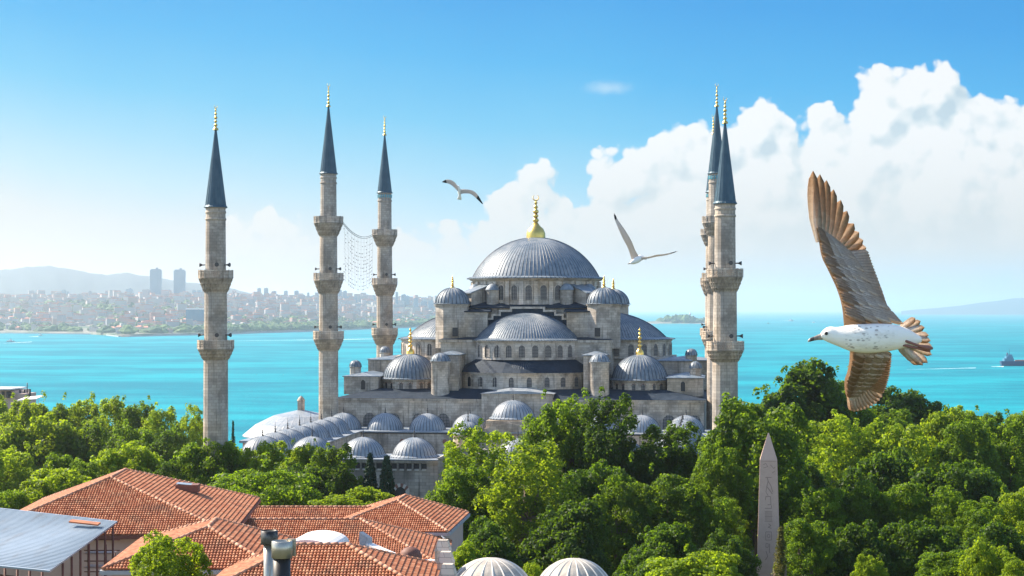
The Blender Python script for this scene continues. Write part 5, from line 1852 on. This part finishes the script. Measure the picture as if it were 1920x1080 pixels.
# ------------------------------------------------------------------ gulls
def plumage(t, o):
    k = t.n('ShaderNodeAttribute', attribute_name='tint').outputs['Fac']
    p = objco(t)
    n = t.noise(p, 38, 4, .6)
    n2 = t.noise(p, 110, 3, .6)
    c = t.ramp(t.math('ADD', k, t.math('MULTIPLY_ADD', n, .34, -.17)), [(0, (.97, .91, .82)), (.28, (.74, .61, .47)), (.5, (.50, .345, .225)), (.72, (.30, .19, .115)), (1, (.07, .045, .035))])
    c = t.mix(t.math('MULTIPLY', t.smooth(n2, .5, .7), .45), c, t.mix(1, c, (.55, .5, .46), 'MULTIPLY'))
    d = t.n('ShaderNodeBsdfPrincipled')
    t.put(d.inputs['Base Color'], c)
    d.inputs['Roughness'].default_value = .75
    d.inputs['Specular IOR Level'].default_value = .2
    tl = t.n('ShaderNodeBsdfTranslucent')
    t.put(tl.inputs[0], t.mix(.5, c, (.95, .74, .54)))
    mx = t.n('ShaderNodeMixShader'); mx.inputs[0].default_value = .52
    t.t.links.new(d.outputs[0], mx.inputs[1]); t.t.links.new(tl.outputs[0], mx.inputs[2])
    t.t.links.new(mx.outputs[0], o.inputs[0])
mat('feather', plumage)
def down(t, o):
    p = objco(t)
    x, y, z = t.sep(p)
    v = t.n('ShaderNodeTexVoronoi'); t.put(v.inputs['Vector'], t.vmath('MULTIPLY', p, (.5, .5, 1))); v.inputs['Scale'].default_value = 70
    fl = t.math('MULTIPLY', t.smooth(v.outputs['Distance'], .42, .22), t.smooth(t.noise(p, 22, 3), .36, .52))
    k = tint(t)
    fl = t.math('MULTIPLY', fl, t.smooth(k, .55, .8))
    soft = t.math('MULTIPLY', t.smooth(t.noise(t.vmath('MULTIPLY', p, (.5, .5, 1)), 30, 5, .65), .42, .66), t.math('MULTIPLY', t.smooth(k, .4, .9), .45))
    c = t.mix(t.math('MULTIPLY', fl, .75), t.mix(soft, (.95, .88, .78), (.60, .52, .43)), (.34, .28, .23))
    bsdf(t, o, c, .8, 0, .2, t.noise(t.vmath('MULTIPLY', p, (.3, .3, 1)), 150, 4, .6), .5, .006)
mat('down', down)
mat('beak', lambda t, o: bsdf(t, o, t.ramp(tint(t), [(0, (.42, .33, .26)), (.6, (.12, .09, .08)), (.85, (.03, .025, .025)), (1, (.4, .35, .3))]), .4))
mat('eye_black', lambda t, o: bsdf(t, o, (.012, .010, .009), .12))
mat('gull_leg', lambda t, o: bsdf(t, o, t.mix(t.noise(objco(t), 60), (.20, .075, .055), (.30, .13, .10)), .6))
mat('gull_white', lambda t, o: bsdf(t, o, t.mix(tint(t), (.84, .81, .77), (.03, .028, .03)), .8, 0, .2))
def wing_gull(t, o):
    k = tint(t)
    c = t.ramp(k, [(0, (.80, .74, .68)), (.55, (.62, .55, .50)), (.78, (.5, .45, .42)), (.82, (.03, .026, .028)), (1, (.03, .026, .028))])
    d = t.n('ShaderNodeBsdfPrincipled'); t.put(d.inputs['Base Color'], c); d.inputs['Roughness'].default_value = .7
    tl = t.n('ShaderNodeBsdfTranslucent'); t.put(tl.inputs[0], c)
    mx = t.n('ShaderNodeMixShader'); mx.inputs[0].default_value = .3
    t.t.links.new(d.outputs[0], mx.inputs[1]); t.t.links.new(tl.outputs[0], mx.inputs[2])
    t.t.links.new(mx.outputs[0], o.inputs[0])
mat('gull_wing', wing_gull)

def spline(pts, n):
    """Catmull-Rom through tuples"""
    P_ = [np.array(p, float) for p in pts]
    P_ = [2 * P_[0] - P_[1]] + P_ + [2 * P_[-1] - P_[-2]]
    segs = len(P_) - 3
    out_ = []
    for i in range(n):
        u = i / (n - 1) * segs
        k = min(int(u), segs - 1); f_ = u - k
        a, b, c, d = P_[k:k + 4]
        out_.append(.5 * ((2 * b) + (-a + c) * f_ + (2 * a - 5 * b + 4 * c - d) * f_ ** 2 + (-a + 3 * b - 3 * c + d) * f_ ** 3))
    return out_
class Bird:
    """shapes given as (right, up, towards the viewer) in photo pixels around a centre, at one true distance"""
    def __init__(s, px, py, D):
        s.px, s.py, s.s = px, py, D / F
        s.c = atD(px, py, D)
    def p(s, x, y, z=0):
        return s.c + (RIGHT * (x - s.px) + UP * (s.py - y) - FWD * z) * s.s
    def loft(s, mb, rings, m=0, n=18, tint_f=None):
        """rings: (x, y, half_height, half_depth, z, (dirx, diry) normal of the section in the picture)"""
        vs = []
        for (x, y, hh, hd, z, nx_, ny_) in rings:
            for i in range(n):
                a = 2 * PI * i / n
                vs.append(s.p(x + nx_ * hh * math.sin(a), y + ny_ * hh * math.sin(a), z + hd * math.cos(a)))
        o = len(mb.v)
        for v in vs: mb.v.append(tuple(v))
        for j in range(len(rings) - 1):
            for i in range(n):
                mb.f.append((o + j * n + i, o + j * n + (i + 1) % n, o + (j + 1) * n + (i + 1) % n, o + (j + 1) * n + i))
                mb.m.append(m); mb.s.append(True); mb.t.append(tint_f(j, i) if tint_f else mb.k)
        for ring, rev in ((0, True), (len(rings) - 1, False)):
            f_ = [o + ring * n + i for i in range(n)]
            mb.f.append(tuple(f_[::-1] if rev else f_)); mb.m.append(m); mb.s.append(True); mb.t.append(tint_f(ring, 0) if tint_f else mb.k)
    def wing(s, mb, L_, T_, th, n=26, m=0, tint_f=None, camber=0.0):
        """closed lens-section wing between a leading and a trailing edge; points (x, y, z)"""
        A = spline(L_, n); B = spline(T_, n)
        cs = [0, .06, .18, .36, .58, .8, 1.0]
        K = len(cs)
        o = len(mb.v)
        for i in range(n):
            tt = th * (1 - .75 * i / (n - 1))
            for side in (1, -1):
                for j, c in enumerate(cs):
                    q = A[i] * (1 - c) + B[i] * c
                    bulge = tt * (math.sin(PI * c ** .6)) * .5
                    z = q[2] + side * bulge + camber * math.sin(PI * c)
                    if j in (0, K - 1): z = q[2] + (side * .15 if j else 0)
                    mb.v.append(tuple(s.p(q[0], q[1], z)))
        W = 2 * K
        for i in range(n - 1):
            for side in (0, 1):
                for j in range(K - 1):
                    a = o + i * W + side * K + j
                    q = (a, a + 1, a + W + 1, a + W)
                    mb.f.append(q if side else q[::-1]); mb.m.append(m); mb.s.append(True)
                    mb.t.append(tint_f(i / (n - 1), (cs[j] + cs[j + 1]) / 2) if tint_f else mb.k)
            a = o + i * W + K - 1; b = o + i * W + 2 * K - 1
            mb.f.append((a, b, b + W, a + W)); mb.m.append(m); mb.s.append(True); mb.t.append(tint_f(i / (n - 1), 1) if tint_f else mb.k)
        for i in (0, n - 1):
            ff = [o + i * W + j for j in range(K)] + [o + i * W + K + j for j in range(K - 1, -1, -1)]
            mb.f.append(tuple(ff)); mb.m.append(m); mb.s.append(False); mb.t.append(tint_f(i / (n - 1), .5) if tint_f else mb.k)
    def feather(s, mb, root, tip, w0, z0, z1, t0, t1, curve=0.0, m=0, n=9, point=.7, pw=1.4, th=.14, con=.6):
        r = np.array(root, float); e = np.array(tip, float)
        d = e - r; L = np.linalg.norm(d); d /= L
        nx_ = np.array([-d[1], d[0]])
        o = len(mb.v)
        for i in range(n + 1):
            u = i / n
            c = r + (e - r) * u + nx_ * curve * 4 * u * (1 - u)
            w_ = w0 * (.55 + .45 * min(1, u * 3)) * (1 if u < point else math.sqrt(max(0, 1 - ((u - point) / (1 - point)) ** 2)) * .98 + .02)
            z = z0 + (z1 - z0) * u
            for a, dz_ in ((-1, 0), (0, .9), (.12, 1.1), (1, -.6), (.1, -.9)):
                q = c + nx_ * a * w_
                mb.v.append(tuple(s.p(q[0], q[1], z + dz_ * th)))
        for i in range(n):
            k = t0 + (t1 - t0) * ((i + .5) / n) ** pw
            for j in range(5):
                j2 = (j + 1) % 5
                mb.f.append((o + i * 5 + j, o + i * 5 + j2, o + (i + 1) * 5 + j2, o + (i + 1) * 5 + j)); mb.m.append(m); mb.s.append(True)
                mb.t.append(min(1, max(0, k + con * (-.10, .02, .12, .12, -.10)[j])))

random.seed(8)
# the large young gull
b = Bird(1640, 632, 8.6)
mb = MB()
rings = [(1539, 630, 5.5, 5, 0), (1543, 628.5, 8.5, 7, 0), (1549, 627.5, 12.5, 10, 0), (1557, 628, 15.5, 12.5, 0), (1567, 630.5, 17.2, 14, 0), (1577, 632, 19.5, 17, 0), (1587, 633, 23, 20, 0), (1600, 634, 26, 24, 0),
         (1620, 634.5, 27.5, 26.5, 0), (1642, 634, 27.5, 26, 0), (1664, 633, 26, 24, 0), (1684, 632.5, 22.5, 20, 0), (1700, 633, 17.5, 15, -1), (1714, 635, 12, 9, -2), (1728, 637, 5, 4, -3)]
rr = [np.array(q) for q in spline(rings, 40)]
rings = [(q[0], q[1], max(1, q[2]), max(1, q[3]), q[4], 0, -1) for q in rr]
b.loft(mb, rings, 0, 22, lambda j, i: min(1, max(.2, 1.15 - abs(j - 21) / 13)) if (i < 8 or i > 18) else .3)
# wing arms and coverts, one surface with the body
UL = [(1583, 612, -2), (1580, 575, -8), (1572, 542, -16), (1557, 506, -24), (1546, 480, -30), (1541, 448, -34), (1537, 425, -36)]
UT = [(1668, 612, -2), (1646, 578, -8), (1624, 545, -16), (1608, 510, -24), (1592, 482, -30), (1574, 458, -34), (1556, 440, -36)]
def cov(i, c):
    w_ = max(0, 1 - i / .26 + .25 * math.sin(c * 9))
    if i < .26 and w_ > .1: return .48 + .28 * min(1, w_)
    if c < .16: return .56
    if c < .34: return .66 + .06 * math.sin(i * 60)
    return .47 + .10 * math.sin(c * 26 + i * 4)
b.wing(mb, UL, UT, 9, 30, 1, cov, 2)
LL = [(1594, 645, -2), (1595, 675, -12), (1593, 698, -22), (1589, 714, -28), (1591, 735, -34), (1596, 750, -38)]
LT = [(1666, 645, -2), (1652, 675, -12), (1645, 698, -22), (1636, 716, -28), (1622, 734, -34), (1607, 750, -38)]
b.wing(mb, LL, LT, 9, 24, 1, lambda i, c: .60 if c < .2 else .40 + .08 * math.sin(c * 22), 2)
gull = mb.build('seagull', [M['down'], M['feather']], origin=b.c)
tag(gull, 'large brown and white gull in flight close by, wings spread up and down', 'gull', 'flying gulls')
# flight feathers
mb = MB()
cz = lambda s_: (s_[0] / 2.16 + 1500, s_[1] / 2.16 + 300)
prim = [((92, 330), (69, 47), 8.0), ((100, 330), (97, 61), 8.5), ((110, 332), (124, 84), 8.5), ((120, 336), (153, 121), 8.5), ((131, 340), (182, 163), 8.5), ((142, 346), (208, 206), 8.5), ((154, 352), (236, 256), 8.2),
        ((164, 360), (257, 290), 8), ((170, 366), (274, 322), 8.5), ((176, 376), (287, 352), 8.5)]
prim += [((178, 384), (294, 378), 8)]
for k, (r_, t_, w_) in enumerate(prim[::-1]):
    q = len(prim) - 1 - k
    t_ = (r_[0] + (t_[0] - r_[0]) * 1.04, r_[1] + (t_[1] - r_[1]) * 1.04)
    b.feather(mb, cz(r_), cz(t_), w_ * 1.5, -36 - q * .4, -40 - q * 1.2, .14, .72 if q < 7 else .52, curve=-3.5 + q * .5, point=.58, con=1.0)
for k in range(21):
    u = k / 20
    tx, ty = np.array([(285, 372), (296, 410), (309, 450), (323, 492), (337, 536), (349, 580), (361, 617)])[min(5, int(u * 6))] * (1 - (u * 6 - min(5, int(u * 6)))) + np.array([(285, 372), (296, 410), (309, 450), (323, 492), (337, 536), (349, 580), (361, 617)])[min(5, int(u * 6)) + 1] * (u * 6 - min(5, int(u * 6)))
    rx_, ry_ = 190 + 95 * u, 392 + 185 * u
    b.feather(mb, cz((rx_ - 14, ry_ - 8)), cz((rx_ - 14 + (tx - rx_ + 14) * 1.08, ry_ - 8 + (ty - ry_ + 8) * 1.08)), 6.4, -34 + 26 * u, -33 + 25 * u + (k % 2) * .8, .24, .52 + .1 * u, point=.85, con=1.1)
# rows of covert feathers lying over the bases of the flight feathers
Ls, Ts = spline(UL, 40), spline(UT, 40)
for row, (ca, cb, tA, tB) in enumerate(((.86, 1.36, .28, .42), (.60, 1.10, .22, .34), (.34, .80, .30, .42), (.04, .52, .54, .64))):
    for k in range(30):
        i_ = int(1 + k * 38 / 30)
        q, e_ = Ls[i_], Ts[i_]
        j_ = min(39, i_ + 3)
        r_ = Ls[j_] * (1 - ca) + Ts[j_] * ca
        t_ = q * (1 - cb) + e_ * cb
        zz = q[2] + 4.6 + row * .8
        b.feather(mb, r_[:2], t_[:2], 5.4, zz - 1, zz + .4, tA + random.uniform(-.06, .06), tB, point=.7, n=6)
mb.build('wing_feathers', M['feather'], gull)
mb = MB()
Ls, Ts = spline(LL, 40), spline(LT, 40)
for row, (ca, cb, tA, tB) in enumerate(((.84, 1.30, .26, .38), (.60, 1.10, .22, .32), (.34, .78, .28, .38), (.10, .5, .50, .60))):
    for k in range(22):
        i_ = int(7 + k * 31 / 22)
        j_ = max(0, i_ - 3)
        r_ = Ls[j_] * (1 - ca) + Ts[j_] * ca
        t_ = Ls[i_] * (1 - cb) + Ts[i_] * cb
        zz = Ls[i_][2] + 5.0 + row * .8
        b.feather(mb, r_[:2], t_[:2], 5.6, zz - 1, zz + .4, tA + random.uniform(-.06, .06), tB, point=.7, n=6)
for k in range(18):
    u = k / 17
    i_ = min(3, int(u * 4)); f_ = u * 4 - i_
    pts = np.array([(377, 790), (377, 830), (374, 872), (366, 912), (356, 945)], float)
    tx, ty = pts[i_] * (1 - f_) + pts[i_ + 1] * f_
    b.feather(mb, cz((300 - 20 * u, 775 + 140 * u)), cz((tx, ty)), 5.2, -8 - 22 * u, -9 - 22 * u + (k % 2) * .7, .34, .52, point=.8)
for k, tp in enumerate([(350, 965), (340, 980), (327, 992), (313, 1002), (298, 1010), (283, 1016), (268, 1020), (253, 1024), (239, 1025), (228, 1022)]):
    b.feather(mb, cz((292 - 8.5 * k, 915 + 4 * k)), cz(tp), 7.0, -32, -37 - k * .5, .16, .50, curve=1.5 - .2 * k, point=.7)
mb.build('wing_feathers', M['feather'], gull)
mb = MB()
tails = [((398, 690), (470, 640), .1, .65), ((400, 695), (492, 652), .02, .72), ((402, 700), (508, 678), .02, .72), ((404, 706), (526, 710), .02, .55), ((405, 714), (533, 732), .02, .6), ((406, 722), (540, 757), .02, .6), ((408, 732), (538, 790), .02, .5),
         ((408, 738), (522, 822), .02, .70), ((406, 742), (502, 832), .02, .75), ((404, 746), (482, 832), .02, .72), ((400, 748), (462, 815), .02, .3), ((398, 750), (446, 798), 0, .2)]
for k, (r_, t_, a_, e_) in enumerate(tails):
    b.feather(mb, cz(r_), cz(t_), 6.8, -3, -5 - (k % 2) * 1.5 - k * .3, a_, e_, point=.75, pw=3.2)
mb.build('tail_feathers', M['feather'], gull)
mb = MB()
rings = [(1542, 631, 6.5, 5), (1534, 632.5, 5.0, 4), (1526, 635, 3.9, 3), (1519, 637, 3.6, 2.6), (1515.5, 639, 2.4, 1.6), (1514.6, 641, .6, .5)]
b.loft(mb, [(x, y, hh, hd, 0, 0, -1) for x, y, hh, hd in rings], 0, 12, lambda j, i: (.05, .35, .75, .95, 1.0, 1)[j])
mb.build('beak', M['beak'], gull)
mb = MB()
e = b.p(1547.5, 625, 9.6)
mb.ball(e, 3.4 * b.s, 12)
mb.build('eye', M['eye_black'], gull)
for dy, dz_, ex in ((0, 5, (1746, 653)), (9, 2, (1742, 658))):
    mb = MB()
    rr = [(1690, 637 + dy, 3, 3, 8 + dz_, 0, -1), (1706, 643 + dy * .8, 2.4, 2.4, 9 + dz_, 0, -1), (1722, 649 + dy * .5, 2.6, 2.6, 9 + dz_, 0, -1), (1736, 652 + dy * .3, 5.0, 2, 9 + dz_, .2, -1), (ex[0], ex[1], 2, 1, 8 + dz_, .2, -1)]
    b.loft(mb, rr, 0, 8)
    mb.build('leg', M['gull_leg'], gull)

# gull seen from behind, high on the left
b = Bird(864, 358, 58)
mb = MB()
mb.k = 0
b.loft(mb, [(x, y, hh, hd, z, .97, .2) for x, y, hh, hd, z in ((859.5, 347.5, .6, .6, 3), (859.8, 350, 2.2, 2.2, 2), (860.8, 355, 3.2, 3.2, 0), (861.6, 361, 3.4, 3.2, -2), (862, 366, 2.4, 2.2, -3), (861.8, 370, 3.6, .9, -4), (861, 374, 4.2, .5, -5))], 0, 12, lambda j, i: 0)
dk = lambda i, c: .55 + .15 * c if i < .76 else .9
b.wing(mb, [(860, 352, 0), (855.5, 345, 3), (850, 340, 5), (843, 337.2, 4), (836, 337, 1), (829, 340.5, -2)], [(860, 360, 0), (855, 355, 3), (849, 349.5, 5), (843, 345.5, 4), (837, 343.5, 1), (828.5, 341.5, -2)], 2, 24, 1, dk)
b.wing(mb, [(863, 355, 0), (870, 355, 3), (880, 356, 5), (889, 359, 4), (897, 367, 1), (905.6, 382, -2)], [(863, 364, 0), (871, 363, 3), (880, 363.5, 5), (887, 367, 4), (894, 373, 1), (904, 382.5, -2)], 2, 24, 1, dk)
g2 = mb.build('seagull', [M['gull_white'], M['gull_wing']], origin=b.c)
tag(g2, 'white gull with black wing tips, high in the sky left of the main dome', 'gull', 'flying gulls')
# gull over the right of the dome
b = Bird(1200, 470, 38)
mb = MB()
b.loft(mb, [(x, y, hh, hd, z, -.25, -.97) for x, y, hh, hd, z in ((1180.5, 494, 1.2, 1.2, 6), (1184, 492.3, 3.6, 3.4, 5), (1189, 490, 5.4, 5, 3), (1195, 487, 6.4, 6, 0), (1201, 483.5, 6, 5.6, -3), (1206, 482.5, 3.8, 3, -5), (1211, 484.5, 2.4, 1.2, -7), (1213, 486, 1.5, .6, -8))], 0, 14, lambda j, i: .0)
b.loft(mb, [(1181.5, 493.7, 1.3, 1.3, 6, 0, -1), (1178.5, 494.6, .9, .8, 6.5, 0, -1), (1176.3, 495.4, .3, .3, 7, 0, -1)], 2, 8)
dk = lambda i, c: .5 + .12 * c if i < .74 + .12 * c else (.9 if i < .93 else .4)
b.wing(mb, [(1185, 489, 0), (1177, 466, 8), (1166, 446, 14), (1157, 426, 16), (1151.5, 411, 14), (1150.2, 401, 12)], [(1200, 484, 0), (1191, 470, 6), (1183, 452, 12), (1171, 432, 14), (1158.5, 414, 13), (1152, 401, 12)], 2.6, 26, 1, dk)
b.wing(mb, [(1201, 481, 0), (1215, 481.5, 6), (1230, 478, 10), (1244, 476.5, 10), (1257, 474, 8), (1269.5, 470.6, 6)], [(1201, 488, 0), (1216, 484.8, 4), (1231, 481.4, 7), (1245, 479.5, 8), (1257, 476.5, 7), (1269.8, 471.6, 6)], 2.2, 26, 1, dk)
g3 = mb.build('seagull', [M['gull_white'], M['gull_wing'], M['beak']], origin=b.c)
tag(g3, 'pale gull gliding with one wing raised, right of the main dome', 'gull', 'flying gulls')
# perched gulls
def perched(px, py, D, hpx, label):
    b = Bird(px, py, D)
    k = hpx / 10
    mb = MB()
    P_ = lambda x, y: (px + x * k, py + y * k)
    rg = [(-5, -8.2, .3, .3), (-4, -8.3, .8, .8), (-2.8, -8.3, 1.3, 1.2), (-1.8, -7, 1.2, 1.1), (-.8, -5.2, 2.0, 1.8), (1.2, -4.2, 2.2, 2.0), (3.5, -3.6, 1.4, 1.3), (6, -3, .5, .4)]
    b.loft(mb, [(*P_(x, y), hh * k, hd * k, 0, .3, -.95) for x, y, hh, hd in rg], 0, 12, lambda j, i: .0 if j < 5 else .45)
    for dx_ in (-.3, .5):
        a = b.p(*P_(dx_, -2.6), dx_); c = b.p(*P_(dx_, 0), dx_)
        mb.tube(a, c, .22 * k * b.s, n=6, m=1)
    o = mb.build('perched_gull', [M['gull_white'], M['gull_leg']])
    tag(o, label, 'gull', 'perched gulls')
perched(831, 1012, 121, 8, 'white gull standing on the farthest stone pinnacle')
perched(602, 1022, 112, 8, 'little dark gull standing on the nearest tile ridge')
